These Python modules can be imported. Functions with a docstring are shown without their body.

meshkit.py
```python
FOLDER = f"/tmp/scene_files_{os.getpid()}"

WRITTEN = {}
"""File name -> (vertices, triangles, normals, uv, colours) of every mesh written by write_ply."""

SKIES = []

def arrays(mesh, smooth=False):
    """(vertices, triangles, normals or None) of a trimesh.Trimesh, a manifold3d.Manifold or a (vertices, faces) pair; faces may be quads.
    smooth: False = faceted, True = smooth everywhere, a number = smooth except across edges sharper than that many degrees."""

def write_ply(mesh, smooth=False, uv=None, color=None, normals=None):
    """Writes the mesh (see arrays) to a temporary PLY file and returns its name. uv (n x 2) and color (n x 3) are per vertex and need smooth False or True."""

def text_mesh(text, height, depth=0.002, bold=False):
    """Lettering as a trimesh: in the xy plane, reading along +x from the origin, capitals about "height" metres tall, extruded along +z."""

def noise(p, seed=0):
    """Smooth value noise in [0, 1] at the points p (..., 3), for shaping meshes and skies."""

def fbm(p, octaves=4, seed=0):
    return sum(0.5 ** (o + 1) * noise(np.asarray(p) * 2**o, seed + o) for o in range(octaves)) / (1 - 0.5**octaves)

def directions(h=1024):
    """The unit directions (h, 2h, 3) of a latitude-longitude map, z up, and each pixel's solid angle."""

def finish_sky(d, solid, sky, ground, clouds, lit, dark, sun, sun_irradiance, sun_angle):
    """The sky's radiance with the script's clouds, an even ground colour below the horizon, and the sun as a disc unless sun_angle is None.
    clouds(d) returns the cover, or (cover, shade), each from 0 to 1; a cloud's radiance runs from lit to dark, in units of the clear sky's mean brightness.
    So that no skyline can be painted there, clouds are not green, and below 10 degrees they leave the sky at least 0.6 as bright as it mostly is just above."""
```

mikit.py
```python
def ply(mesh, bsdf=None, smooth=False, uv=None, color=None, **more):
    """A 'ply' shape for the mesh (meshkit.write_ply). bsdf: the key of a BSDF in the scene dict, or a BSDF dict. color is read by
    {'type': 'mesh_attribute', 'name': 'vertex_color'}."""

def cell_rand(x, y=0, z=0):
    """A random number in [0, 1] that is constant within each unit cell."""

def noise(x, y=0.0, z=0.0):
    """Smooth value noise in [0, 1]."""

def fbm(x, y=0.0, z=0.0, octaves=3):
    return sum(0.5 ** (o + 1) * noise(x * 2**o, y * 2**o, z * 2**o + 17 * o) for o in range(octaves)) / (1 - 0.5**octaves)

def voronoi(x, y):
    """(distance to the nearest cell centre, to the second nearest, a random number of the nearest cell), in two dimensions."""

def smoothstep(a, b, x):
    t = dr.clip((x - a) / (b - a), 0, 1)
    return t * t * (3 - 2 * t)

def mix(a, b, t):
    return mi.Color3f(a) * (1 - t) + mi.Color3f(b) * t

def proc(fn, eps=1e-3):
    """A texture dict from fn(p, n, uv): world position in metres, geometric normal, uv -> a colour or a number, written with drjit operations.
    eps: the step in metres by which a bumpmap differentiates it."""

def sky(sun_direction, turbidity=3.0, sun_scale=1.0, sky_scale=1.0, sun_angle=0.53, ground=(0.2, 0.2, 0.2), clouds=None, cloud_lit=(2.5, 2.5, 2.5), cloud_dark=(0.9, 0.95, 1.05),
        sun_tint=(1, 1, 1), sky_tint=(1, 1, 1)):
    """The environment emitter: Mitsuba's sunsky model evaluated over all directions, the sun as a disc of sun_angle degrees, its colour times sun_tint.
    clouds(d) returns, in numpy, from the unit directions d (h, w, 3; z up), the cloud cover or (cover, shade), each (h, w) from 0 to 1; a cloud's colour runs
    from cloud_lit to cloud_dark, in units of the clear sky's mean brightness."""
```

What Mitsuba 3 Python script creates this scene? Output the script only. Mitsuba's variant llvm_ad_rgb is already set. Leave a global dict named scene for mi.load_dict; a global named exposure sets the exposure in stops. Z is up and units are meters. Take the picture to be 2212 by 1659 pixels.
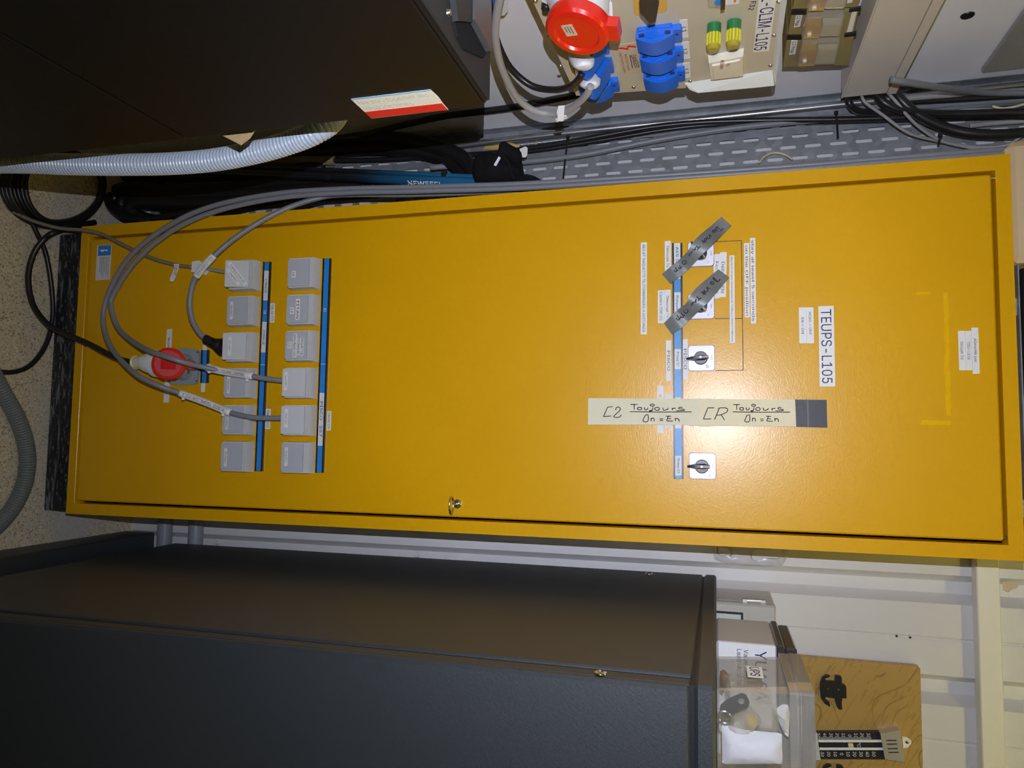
import math
import numpy as np
import trimesh
import drjit as dr
import mitsuba as mi
import mikit
import meshkit
from shapely.geometry import Polygon, LineString, Point, box as sbox
from shapely.ops import unary_union
from shapely import affinity

T4 = mi.ScalarTransform4f
scene, labels = {'type': 'scene'}, {}
exposure = -0.06

# ------------------------------------------------------------------ camera (25 mm lens on a camera turned on its side)
CAM = np.array([0.5045514570788695, -1.4405125318601075, 1.6042347511366453])
FPX = 1597.4743
ROT = np.array([[-0.01294915994544324, 0.9973016847011436, -0.07226111643870653],
                [0.2662842803767389, 0.07309692035582013, 0.9611188908031811],
                [0.9638075540692497, -0.006796317146503306, -0.26651231014236024]])
_m = np.eye(4)
_m[:3, 0], _m[:3, 1], _m[:3, 2], _m[:3, 3] = -ROT[:, 0], -ROT[:, 1], ROT[:, 2], CAM
scene['camera'] = {'type': 'perspective', 'fov': math.degrees(2 * math.atan(1106 / FPX)), 'fov_axis': 'x',
                   'near_clip': 0.05, 'far_clip': 50.0, 'to_world': T4(_m.tolist())}

# ------------------------------------------------------------------ lights: the camera's own flash (8 cm beside the lens) a fluorescent tube under the ceiling, and an added one brightening the left wall
FLASH = CAM + np.array([-0.08, 0.0, 0.012])
_aim = CAM + ROT[:, 2]
scene['flash_light'] = {'type': 'spot', 'to_world': T4().look_at(origin=FLASH.tolist(), target=(FLASH + ROT[:, 2] + np.array([0, 0, .12])).tolist(), up=[0, 0, 1]),
                        'intensity': {'type': 'rgb', 'value': [5.1, 5.3, 6.4]}, 'cutoff_angle': 60.0, 'beam_width': 18.0}
TUBE_RADIANCE = [13.5, 11.2, 2.7]
TUBES = [((0.60, -0.40, 2.60), (1.90, -0.40, 2.60)), ((0.50, -1.75, 2.60), (1.80, -1.75, 2.60))]  # the second tube has no known source; added to brighten the left wall


# ------------------------------------------------------------------ survey: where a spot measured on the photograph lies on a known plane of the room
def _ray(px, py):
    return ROT @ np.array([px - 1106.0, py - 829.5, FPX])


def onX(px, py, x):
    r = _ray(px, py); return CAM + r * (x - CAM[0]) / r[0]


def onY(px, py, y=0.0):
    r = _ray(px, py); return CAM + r * (y - CAM[1]) / r[1]


def onZ(px, py, z=0.0):
    r = _ray(px, py); return CAM + r * (z - CAM[2]) / r[2]


# ------------------------------------------------------------------ mesh helpers
def cat(*ms):
    out = []
    for m in ms:
        out += list(m) if isinstance(m, (list, tuple)) else [m]
    return trimesh.util.concatenate([trimesh.Trimesh(m.vertices, m.faces, process=False) for m in out])


def frame(o, ex, ey):
    ex, ey = np.array(ex, float), np.array(ey, float)
    ex /= np.linalg.norm(ex); ey = ey - ex * (ex @ ey); ey /= np.linalg.norm(ey)
    F = np.eye(4); F[:3, 0], F[:3, 1], F[:3, 2], F[:3, 3] = ex, ey, np.cross(ex, ey), o
    return F


def FR(x, z, d=0.0, rot=0.0):            # on a surface that faces the camera (-y): right, up, outwards
    a = math.radians(rot)
    return frame((x, -d, z), (math.cos(a), 0, math.sin(a)), (-math.sin(a), 0, math.cos(a)))


def LF(y, z, x, rot=0.0):                # on a surface that faces +x
    a = math.radians(rot)
    return frame((x, y, z), (0, math.cos(a), math.sin(a)), (0, -math.sin(a), math.cos(a)))


def put(m, F):
    m = m.copy(); m.apply_transform(F); return m


def cbox(x0, x1, y0, y1, z0, z1, c=0.0):
    """box with chamfered edges"""
    if c <= 0:
        b = trimesh.creation.box((x1 - x0, y1 - y0, z1 - z0)); b.apply_translation(((x0 + x1) / 2, (y0 + y1) / 2, (z0 + z1) / 2)); return b
    c = min(c, (x1 - x0) / 2.01, (y1 - y0) / 2.01, (z1 - z0) / 2.01)
    p = []
    for sx in (0, 1):
        for sy in (0, 1):
            for sz in (0, 1):
                X, Y, Z = (x0, x1)[sx], (y0, y1)[sy], (z0, z1)[sz]
                dx, dy, dz = c * (1 - 2 * sx), c * (1 - 2 * sy), c * (1 - 2 * sz)
                p += [(X, Y + dy, Z + dz), (X + dx, Y, Z + dz), (X + dx, Y + dy, Z)]
    return trimesh.convex.convex_hull(np.array(p))


def hull(pts):
    return trimesh.convex.convex_hull(np.array(pts, float))


def rrect(w, h, r, n=5):
    return sbox(-w / 2 + r, -h / 2 + r, w / 2 - r, h / 2 - r).buffer(r, quad_segs=n)


def prism(poly, z0, z1):
    gs = [g for g in getattr(poly, 'geoms', [poly]) if g.area > 1e-12]
    out = []
    for g in gs:
        m = trimesh.creation.extrude_polygon(g, z1 - z0, engine='earcut'); m.apply_translation((0, 0, z0)); out.append(m)
    return cat(out)


def lathe(profile, n=28):
    """profile: (radius, height) pairs, turned about z"""
    return trimesh.creation.revolve(np.array(profile, float), sections=n)


def rod(a, b, r, n=16, r2=None):
    a, b = np.array(a, float), np.array(b, float)
    d = b - a; L = np.linalg.norm(d); d /= L
    up = np.array([0, 0, 1.0]) if abs(d[2]) < .9 else np.array([1.0, 0, 0])
    ex = np.cross(up, d); F = frame(a, ex, np.cross(d, ex))
    r2 = r if r2 is None else r2
    return put(lathe([(0, 0), (r, 0), (r2, L), (0, L)], n), F)


def spline(pts, n=10):
    p = np.array(pts, float)
    if len(p) == 2:
        t = np.linspace(0, 1, n + 1)[:, None]; return p[0] * (1 - t) + p[1] * t
    q = np.vstack([2 * p[0] - p[1], p, 2 * p[-1] - p[-2]]); out = []
    for i in range(len(p) - 1):
        a, b, c, d = q[i:i + 4]
        t = np.linspace(0, 1, n, endpoint=False)[:, None]
        out.append(.5 * ((2 * b) + (c - a) * t + (2 * a - 5 * b + 4 * c - d) * t ** 2 + (3 * b - a - 3 * c + d) * t ** 3))
    return np.vstack(out + [p[-1:]])


def sweep(path, radius, sides=12, caps=True):
    p = np.array(path, float); N = len(p)
    r = np.broadcast_to(radius, (N,))
    t = np.gradient(p, axis=0); t /= np.linalg.norm(t, axis=1, keepdims=True) + 1e-12
    a = np.cross(t[0], [0, 0, 1] if abs(t[0][2]) < .9 else [1, 0, 0]); a /= np.linalg.norm(a)
    A = [a]
    for i in range(1, N):
        a = A[-1] - t[i] * (A[-1] @ t[i]); a /= np.linalg.norm(a) + 1e-12; A.append(a)
    A = np.array(A); B = np.cross(t, A)
    ang = np.arange(sides) * 2 * np.pi / sides
    v = p[:, None] + r[:, None, None] * (np.cos(ang)[None, :, None] * A[:, None] + np.sin(ang)[None, :, None] * B[:, None])
    i, j = np.meshgrid(np.arange(N - 1), np.arange(sides), indexing='ij'); k = (j + 1) % sides
    f = np.vstack([np.stack([i * sides + j, i * sides + k, (i + 1) * sides + k], -1).reshape(-1, 3),
                   np.stack([i * sides + j, (i + 1) * sides + k, (i + 1) * sides + j], -1).reshape(-1, 3)])
    v = v.reshape(-1, 3)
    if caps:
        n = len(v); v = np.vstack([v, p[:1], p[-1:]]); jj = np.arange(sides); kk = (jj + 1) % sides
        f = np.vstack([f, np.stack([kk, jj, jj * 0 + n], 1), np.stack([(N - 1) * sides + jj, (N - 1) * sides + kk, jj * 0 + n + 1], 1)])
    return trimesh.Trimesh(v, f, process=False)


def cable_mesh(pts, r, n=9, sides=12):
    return sweep(spline(pts, n), r, sides)


def ribbed(pts, r, depth, pitch, sides=20):
    path = spline(pts, 24)
    s = np.concatenate([[0], np.cumsum(np.linalg.norm(np.diff(path, axis=0), axis=1))])
    k = int(s[-1] / pitch) * 5
    q = np.linspace(0, s[-1], k + 1)
    P = np.stack([np.interp(q, s, path[:, i]) for i in range(3)], 1)
    ph = (np.arange(k + 1) % 5) / 5.0
    prof = np.array([0.0, .75, 1.0, 1.0, .75])[np.arange(k + 1) % 5]
    return sweep(P, r - depth * (1 - prof), sides)


_tx = {}


def text_mesh(s, h, w=None, bold=False):
    """lettering centred on the origin, capitals h tall, w wide if given"""
    k = (s, bold)
    if k not in _tx:
        _tx[k] = meshkit.text_mesh(s, 1.0, 0.02, bold)
    m = _tx[k].copy()
    b = m.bounds
    m.apply_translation((-(b[0][0] + b[1][0]) / 2, -0.5, 0))
    sx = h if w is None else w / (b[1][0] - b[0][0])
    m.apply_transform(np.diag([sx, h, 0.012, 1.0]))
    return m


# ------------------------------------------------------------------ scene registry
def lin(h, k=1.0):
    c = np.array([int(h[i:i + 2], 16) for i in (1, 3, 5)]) / 255.0
    return [float(x) for x in np.where(c <= .04045, c / 12.92, ((c + .055) / 1.055) ** 2.4) * k]


def rgb(v):
    return {'type': 'rgb', 'value': [float(x) for x in v]}


def mat(name, base, rough=.5, metal=0.0, spec=.5, bump=None, bscale=0.0, **kw):
    base = base if isinstance(base, dict) else rgb(lin(base) if isinstance(base, str) else base)
    b = {'type': 'principled', 'base_color': base, 'roughness': rough, 'metallic': metal, 'specular': spec, **kw}
    if bump is not None:
        b = {'type': 'bumpmap', 'arbitrary': bump, 'scale': bscale, 'bsdf': b}
    scene[name] = {'type': 'twosided', 'bsdf': b}
    return name


def newkey(name, parent=None):
    base = f'{parent}__{name}' if parent else name
    k, i = base, 0
    while k in scene or k in labels or any(q.startswith(k + '__') for q in scene):
        i += 1; k = f'{base}_{i:03d}'
    return k


def tag(k, label=None, cat_=None, group=None, kind=None):
    d = {}
    if label: d['label'] = label
    if cat_: d['category'] = cat_
    if group: d['group'] = group
    if kind: d['kind'] = kind
    if d: labels[k] = d


def obj(name, mesh, m, parent=None, label=None, cat_=None, group=None, kind=None, smooth=32):
    k = newkey(name, parent)
    scene[k] = mikit.ply(mesh, m, smooth=smooth)
    tag(k, label, cat_, group, kind)
    return k


def thing(name, label, cat_, group=None):
    k = newkey(name); tag(k, label, cat_, group); return k


def struct(name, mesh, m, parent=None, smooth=False):
    k = newkey(name, parent); scene[k] = mikit.ply(mesh, m, smooth=smooth)
    if not parent: tag(k, kind='structure')
    return k


# ------------------------------------------------------------------ materials
N, FB, VO, SS, MX = mikit.noise, mikit.fbm, mikit.voronoi, mikit.smoothstep, mikit.mix


def fn_floor(p, n, uv):
    big = FB(p.x * 5, p.y * 5, 0.0)
    a, b = p.x * .8 + p.y * .6, p.y * .8 - p.x * .6
    dark = SS(.66, .80, FB(a * 230, b * 420, 1.0, octaves=2)) + SS(.66, .80, FB(b * 210 + 9, a * 400 + 5, 2.0, octaves=2))
    light = SS(.58, .75, FB(p.x * 260 + 31, p.y * 260 + 9, 3.0, octaves=2))
    col = MX((.52, .44, .27), (.62, .55, .385), big)
    col = MX(col, (.76, .70, .54), light * .6)
    col = MX(col, (.085, .07, .04), dr.clip(dark, 0, 1) * .65)
    dust = SS(-.05, .10, p.y) * SS(.35, .6, FB(p.x * 9 + 4, p.y * 9))
    return MX(col, (.47, .46, .44), dust * .7)


mat('mat_floor', mikit.proc(fn_floor), .75, spec=.3)


def fn_wall(p, n, uv):
    return MX((.57, .57, .565), (.62, .62, .61), FB(p.x * 3, p.y * 3, p.z * 3))


mat('mat_wall', mikit.proc(fn_wall), .5)
mat('mat_left_wall', (.88, .87, .86), .4)
mat('mat_far_wall', (.35, .34, .32), .7)
mat('mat_grey_sheet', (.30, .29, .265), .5)
mat('mat_ceiling', (.42, .41, .38), .8)
mat('mat_trim', (.72, .70, .60), .5)


def fn_yellow(p, n, uv):
    t = FB(p.x * 6, p.y * 6, p.z * 6)
    return MX((.66, .352, .0022), (.62, .325, .0020), t)


def fn_peel(p, n, uv):
    return .6 * N(p.x * 480, p.y * 480, p.z * 480) + .4 * N(p.x * 900 + 9, p.y * 900, p.z * 900)


mat('mat_yellow', mikit.proc(fn_yellow), .29, spec=.38, bump=mikit.proc(fn_peel), bscale=.00013)


def fn_plinth(p, n, uv):
    w = FB(p.x * 22, p.y * 14, p.z * 120, octaves=4)
    s = SS(.52, .75, w) * (1 - SS(.03, .085, p.z)) + .6 * SS(.60, .74, FB(p.x * 90 + 3, p.y, p.z * 160, octaves=4))
    return MX((.011, .012, .014), (.16, .17, .18), dr.clip(s, 0, 1))


mat('mat_plinth', mikit.proc(fn_plinth), .55)


def fn_grain(p, n, uv):
    return N(p.x * 900, p.y * 900, p.z * 900)


mat('mat_rack', (.017, .023, .027), .53, spec=1.0, bump=mikit.proc(fn_grain), bscale=.00030)
mat('mat_rack_dark', (.010, .010, .011), .6)
mat('mat_tower', (.007, .0062, .005), .42, spec=.16)
mat('mat_tower_lip', (.06, .062, .06), .4)
mat('mat_tower_top', (.018, .020, .018), .5, spec=.2)


def fn_galv(p, n, uv):
    d = VO(p.x * 60 + 20 * p.y, p.z * 60)
    return MX((.22, .235, .25), (.36, .375, .39), d[2] * .6 + .4 * FB(p.x * 25, p.y * 25, p.z * 25))


mat('mat_galvanised', mikit.proc(fn_galv), .45, metal=.5)
mat('mat_steel', (.55, .55, .56), .25, metal=1.0)
mat('mat_steel_tube', (.42, .43, .44), .33, metal=.9)
mat('mat_chrome', (.8, .8, .8), .12, metal=1.0)
mat('mat_brass', (.62, .50, .26), .18, metal=1.0)
mat('mat_light_grey', (.52, .53, .52), .45)
mat('mat_grey_flap', (.43, .45, .475), .4)
mat('mat_label', (.70, .70, .66), .55)
mat('mat_label_grey', (.62, .64, .64), .5)
mat('mat_ink', (.022, .022, .035), .6)
mat('mat_blue_ink', (.02, .022, .085), .6)
mat('mat_pencil', (.44, .42, .36), .7)
mat('mat_print', (.20, .20, .20), .7)
mat('mat_blue', (.020, .21, .56), .35)
mat('mat_blue_light', (.04, .24, .52), .4)
mat('mat_black', (.012, .012, .013), .35)
mat('mat_black_rubber', (.009, .009, .010), .38)
mat('mat_black_cloth', (.010, .010, .011), .9, spec=.1)
mat('mat_cable_grey', (.185, .195, .21), .42)
mat('mat_cable_light', (.30, .30, .285), .45)
mat('mat_cable_olive', (.17, .165, .13), .45)
mat('mat_hose_blue', (.40, .47, .53), .28, spec=.6)
mat('mat_conduit', (.15, .17, .17), .42)
mat('mat_pipe_grey', (.22, .24, .265), .42)
mat('mat_switch_plate', (.80, .80, .84), .3)
mat('mat_violet', (.10, .05, .16), .4)


def fn_duct(p, n, uv):
    return MX((.165, .175, .168), (.225, .235, .225), FB(p.x * 60, p.y * 20, p.z * 40))


mat('mat_duct_tape', mikit.proc(fn_duct), .42, metal=.25)
mat('mat_paper_cream', (.68, .64, .45), .7)
mat('mat_paper_cream_two', (.71, .65, .42), .7)
mat('mat_black_tape', (.018, .019, .023), .5)
mat('mat_red', (.62, .016, .006), .22, spec=.6)
mat('mat_red_dull', (.50, .045, .04), .5)
mat('mat_red_square', (.50, .010, .006), .3)
mat('mat_red_print', (.62, .02, .01), .6)
mat('mat_white_plastic', (.72, .73, .72), .25)
mat('mat_cream_plastic', (.68, .64, .50), .35)
mat('mat_gland', (.62, .58, .33), .4)
mat('mat_outlet_blue', (.010, .125, .62), .3)
mat('mat_outlet_dark', (.008, .02, .10), .5)
mat('mat_cee_grey', (.24, .29, .31), .4)
mat('mat_panel', (.50, .46, .34), .42)
mat('mat_panel_lip', (.66, .69, .64), .35)
mat('mat_sticker_tan', (.50, .41, .28), .5)
mat('mat_amber', (.62, .36, .06), .4)
mat('mat_olive_box', (.25, .21, .085), .45)
mat('mat_brown', (.22, .11, .06), .5)
mat('mat_trunking', (.60, .555, .47), .42)
mat('mat_green', (.02, .16, .045), .3)
mat('mat_lime', (.62, .60, .03), .3)
mat('mat_mustard', (.38, .31, .03), .3)
mat('mat_orange', (.75, .19, .03), .4)
mat('mat_enclosure', (.43, .425, .385), .42)
mat('mat_screen', (.50, .56, .55), .25)
mat('mat_battery', (.46, .45, .43), .18, spec=.6)
mat('mat_battery_lid', (.035, .033, .032), .18, spec=.6)
mat('mat_white_paper', (.78, .79, .83), .7)
mat('mat_cardboard', (.42, .30, .14), .8)
mat('mat_beige_box', (.56, .43, .25), .45)
mat('mat_foam', (.55, .42, .12), .9)
mat('mat_yellow_glass', (.60, .42, .05), .35)
def fn_pole(p, n, uv):
    t = SS(.74, 1.02, p.z + .10 * (FB(p.x * 30, p.y * 30, p.z * 9) - .5))
    return MX((.006, .009, .013), (.010, .12, .25), t)


mat('mat_pole', mikit.proc(fn_pole), .22, spec=.7)
mat('mat_pole_black', (.006, .009, .013), .22, spec=.7)
mat('mat_scale', (.013, .013, .02), .4)
mat('mat_alu', (.55, .53, .47), .35, metal=.6)
mat('mat_white_tick', (.75, .75, .72), .5)
mat('mat_residue', (.74, .42, .006), .12, spec=.8)
scene['mat_clear'] = {'type': 'thindielectric', 'int_ior': 1.45, 'ext_ior': 1.0}
scene['mat_frosted'] = {'type': 'blendbsdf', 'weight': .13, 'a': {'type': 'thindielectric', 'int_ior': 1.45},
                        'b': {'type': 'twosided', 'bsdf': {'type': 'principled', 'base_color': rgb((.70, .67, .58)), 'roughness': .4}}}
scene['mat_pouch'] = {'type': 'blendbsdf', 'weight': .10, 'a': {'type': 'thindielectric', 'int_ior': 1.4},
                      'b': {'type': 'twosided', 'bsdf': {'type': 'principled', 'base_color': rgb((.8, .8, .8)), 'roughness': .15}}}
scene['mat_bag'] = {'type': 'blendbsdf', 'weight': .20, 'a': {'type': 'thindielectric', 'int_ior': 1.4},
                    'b': {'type': 'twosided', 'bsdf': {'type': 'principled', 'base_color': rgb((.75, .68, .52)), 'roughness': .25}}}


def fn_wood(p, n, uv):
    w = FB(p.x * 4, p.z * 4, 1.0, octaves=3)
    t = (p.x * .50 + p.z * .86) * 34 + w * 12
    r = dr.sin(t * 6.28) * .5 + .5
    streak = SS(.955, 1.0, r) * SS(.30, .65, N(p.x * 24 + w * 8, p.z * 24)) + .45 * SS(.70, .85, N((p.x * .86 - p.z * .5) * 45 + w * 14, (p.x * .5 + p.z * .86) * 320, 5.0))
    base = MX((.38, .235, .060), (.47, .30, .090), FB(p.x * 5 + 3, p.z * 2.5))
    return MX(base, (.20, .115, .028), dr.clip(streak, 0, 1) * .7)


mat('mat_wood', mikit.proc(fn_wood), .4)

# ------------------------------------------------------------------ setting
WX, WY, CEIL = -0.28, 0.32, 2.64
BX, FY = 2.2, -3.2
struct('floor', cbox(WX - .1, BX + .1, FY - .1, WY + .2, -.05, 0.0), 'mat_floor')
struct('ceiling', cbox(WX - .1, BX + .1, FY - .1, WY + .2, CEIL, CEIL + .05), 'mat_ceiling')
struct('wall_left', cbox(WX - .06, WX, FY, WY + .2, 0, CEIL), 'mat_left_wall')
struct('wall_right', cbox(BX, BX + .06, FY, WY + .2, 0, CEIL), 'mat_far_wall')
struct('wall_front', cbox(WX, BX, FY - .06, FY, 0, CEIL), 'mat_far_wall')
# ribbed sheet-metal wall behind the cabinet: valleys every 207 mm and a fine crease half-way along each crest
prof = []
x = WX
starts = [.780 + .207 * k for k in range(-6, 8)]
for s in starts:
    cr = s - .0745
    for xx, yy in ((cr - .004, 0), (cr - .001, .0016), (cr + .001, .0016), (cr + .004, 0), (s, 0), (s + .017, .03), (s + .043, .03), (s + .060, 0)):
        if WX < xx < BX:
            prof.append((xx, WY + yy))
prof = [(WX, WY)] + prof + [(BX, WY), (BX, WY + .06), (WX, WY + .06)]
struct('wall_back', prism(Polygon(prof), 0, CEIL), 'mat_wall')
# horizontal steel girt on the wall, upper right
z0, z1 = 2.112, 2.154
k = struct('trim_1', cat(cbox(-.02, BX, WY - .032, WY, z0, z1, .002)), 'mat_trim')
struct('stain', put(prism(Polygon([(0, 0), (.016, .002), (.020, .010), (.014, .016), (.010, .026), (.003, .030), (-.002, .02)]), 0, .0006), FR(.787, 2.168, -WY)), 'mat_sticker_tan', 'trim_1')
# darker sheet high on the left wall
q = [onX(2088, 190, WX), onX(2212, 10, WX)]
struct('trim_2', cbox(WX, WX + .012, -1.2, WY - .06, q[0][2], CEIL - .1, .002), 'mat_grey_sheet')


def on_wall_hole(px, py, name, m, label, c, r=.004, group=None):
    p = onX(px, py, WX)
    return obj(name, put(lathe([(0, 0), (r, 0), (r, .0012), (0, .0014)], 16), LF(p[1], p[2], WX + .0002)), m, None, label, c, group)


p = onX(2090, 33, WX)
obj('cable_hole', put(lathe([(0, 0), (.012, 0), (.011, .002), (.007, .003), (.0, .002)], 20), LF(p[1], p[2], WX)), 'mat_black_rubber', None,
    'small black grommet hole in the left wall above the trunking', 'grommet')
for i, (px, py) in enumerate(((1937, 1374), (1966, 1377))):
    p = onY(px, py, WY)
    obj('drill_hole', put(lathe([(0, 0), (.0024, 0), (.0024, .0006), (0, .0007)], 12), FR(p[0], p[2], -WY)), 'mat_black', None,
        ('tiny black drill hole in the ribbed wall above the board, ' + ('nearer the board', 'nearer the horizontal steel girt')[i]), 'hole', 'drill holes in the ribbed wall')
for i, (px, py) in enumerate(((901, 1197), (470, 1170))):
    p = onY(px, py, WY)
    t = thing('wall_bolt', ('white hexagon bolt in the ribbed wall between cabinet and rack, ' + ('beside the key', 'near the grey pipes')[i]), 'bolt', 'bolts in the ribbed wall')
    obj('washer', put(lathe([(0, 0), (.008, 0), (.0075, .0018), (0, .0018)], 20), FR(p[0], p[2], -WY)), 'mat_wall', t)
    hx = Polygon([(.0055 * math.cos(a), .0055 * math.sin(a)) for a in np.arange(6) * math.pi / 3])
    obj('head', put(prism(hx, .0018, .006), FR(p[0], p[2], -WY)), 'mat_wall', t, smooth=False)

# ceiling tube, and the added second one that brightens the left wall
for i, (a, b) in enumerate(TUBES):
    t = thing('ceiling_lamp', ('fluorescent tube lamp under the ceiling ' + ('in front of the yellow cabinet', 'added unseen further back, brightening the left wall')[i]), 'lamp')
    obj('body', cbox(a[0] - .05, b[0] + .05, a[1] - .05, a[1] + .05, CEIL - .055 + .05, CEIL, .004), 'mat_white_plastic', t)
    key = newkey('tube', t)
    scene[key] = mikit.ply(rod((a[0], a[1], CEIL - .045), (b[0], b[1], CEIL - .045), .018, 12), 'mat_white_plastic', smooth=30, emitter={'type': 'area', 'radiance': rgb([c * (1.0, .45)[i] for c in TUBE_RADIANCE])})

# ------------------------------------------------------------------ yellow cabinet
CW, CZ0, CZ1, CD = .70, .10, 2.10, .30
cab = thing('electrical_cabinet', 'tall yellow steel electrical cabinet with a full-height door on a black plinth', 'cabinet')
dx0, dx1, dz0, dz1, gap = .034, .668, .131, 2.070, .0065
ring = sbox(0, CZ0, CW, CZ1).difference(sbox(dx0 - gap, dz0 - gap, dx1 + gap, dz1 + gap))
body = cat(put(prism(ring, -.028, 0), FR(0, 0, 0)),
           cbox(0, .002, .028, CD, CZ0, CZ1), cbox(CW - .002, CW, .028, CD, CZ0, CZ1),
           cbox(0.002, CW - .002, .028, CD, CZ1 - .002, CZ1), cbox(.002, CW - .002, .028, CD, CZ0, CZ0 + .002), cbox(.002, CW - .002, CD - .002, CD, CZ0 + .002, CZ1 - .002))
obj('carcass', body, 'mat_yellow', cab, smooth=False)
obj('door', cbox(dx0, dx1, -.0015, .022, dz0, dz1, .003), 'mat_yellow', cab, smooth=False)
obj('frame_rib', cat(cbox(dx0 - gap, dx1 + gap, -.001, .010, dz0 - gap - .004, dz0 - gap, .0015)), 'mat_yellow', cab, smooth=False)
obj('plinth', cat(cbox(.006, CW - .002, .03, CD - .01, 0, CZ0, .002)), 'mat_plinth', cab, label='scuffed black plinth under the door', smooth=False)
for (hx, hz) in ((dx0 + .006, dz1 + .002), (dx1 - .006, dz1 + .002)):
    obj('hinge_pin', cat(rod((hx, .004, hz - .004), (hx, .004, hz + .010), .0028, 10)), 'mat_steel', cab)
# lock with its key
kx, kz = onY(989, 1088, 0)[[0, 2]]
obj('lock', put(lathe([(0, 0), (.0092, 0), (.0092, .004), (.0078, .0055), (.0058, .0055), (.0056, .0018), (0, .0018)], 28), FR(kx, kz, .0015)), 'mat_steel', cab, label='round steel lock of the door')
kt = thing('cabinet_key', 'brass key with an oval ring bow stuck in the lock of the yellow door', 'key')
obj('shank', put(lathe([(0, .001), (.0036, .001), (.0036, .016), (.0024, .017), (.0024, .022), (0, .022)], 18), FR(kx, kz, .0015)), 'mat_brass', kt)
bow = []
for a in np.linspace(0, 2 * math.pi, 40, endpoint=True):
    bow.append((kx + .0165 * math.sin(a), -.0015 - .0225 - .0095 + .0095 * math.cos(a) * 1.15, kz - .0015))
obj('bow', sweep(bow, .0019, 10, caps=False), 'mat_brass', kt)


def rect_of(px0, py0, px1, py1, y=0.0):
    """a label's place on the plane y: centre x, centre z, width, height"""
    cx, cy = (px0 + px1) / 2, (py0 + py1) / 2
    xa, xb = onY(cx, py0, y)[0], onY(cx, py1, y)[0]
    za, zb = onY(px0, cy, y)[2], onY(px1, cy, y)[2]
    return (xa + xb) / 2, (za + zb) / 2, xb - xa, zb - za


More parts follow.
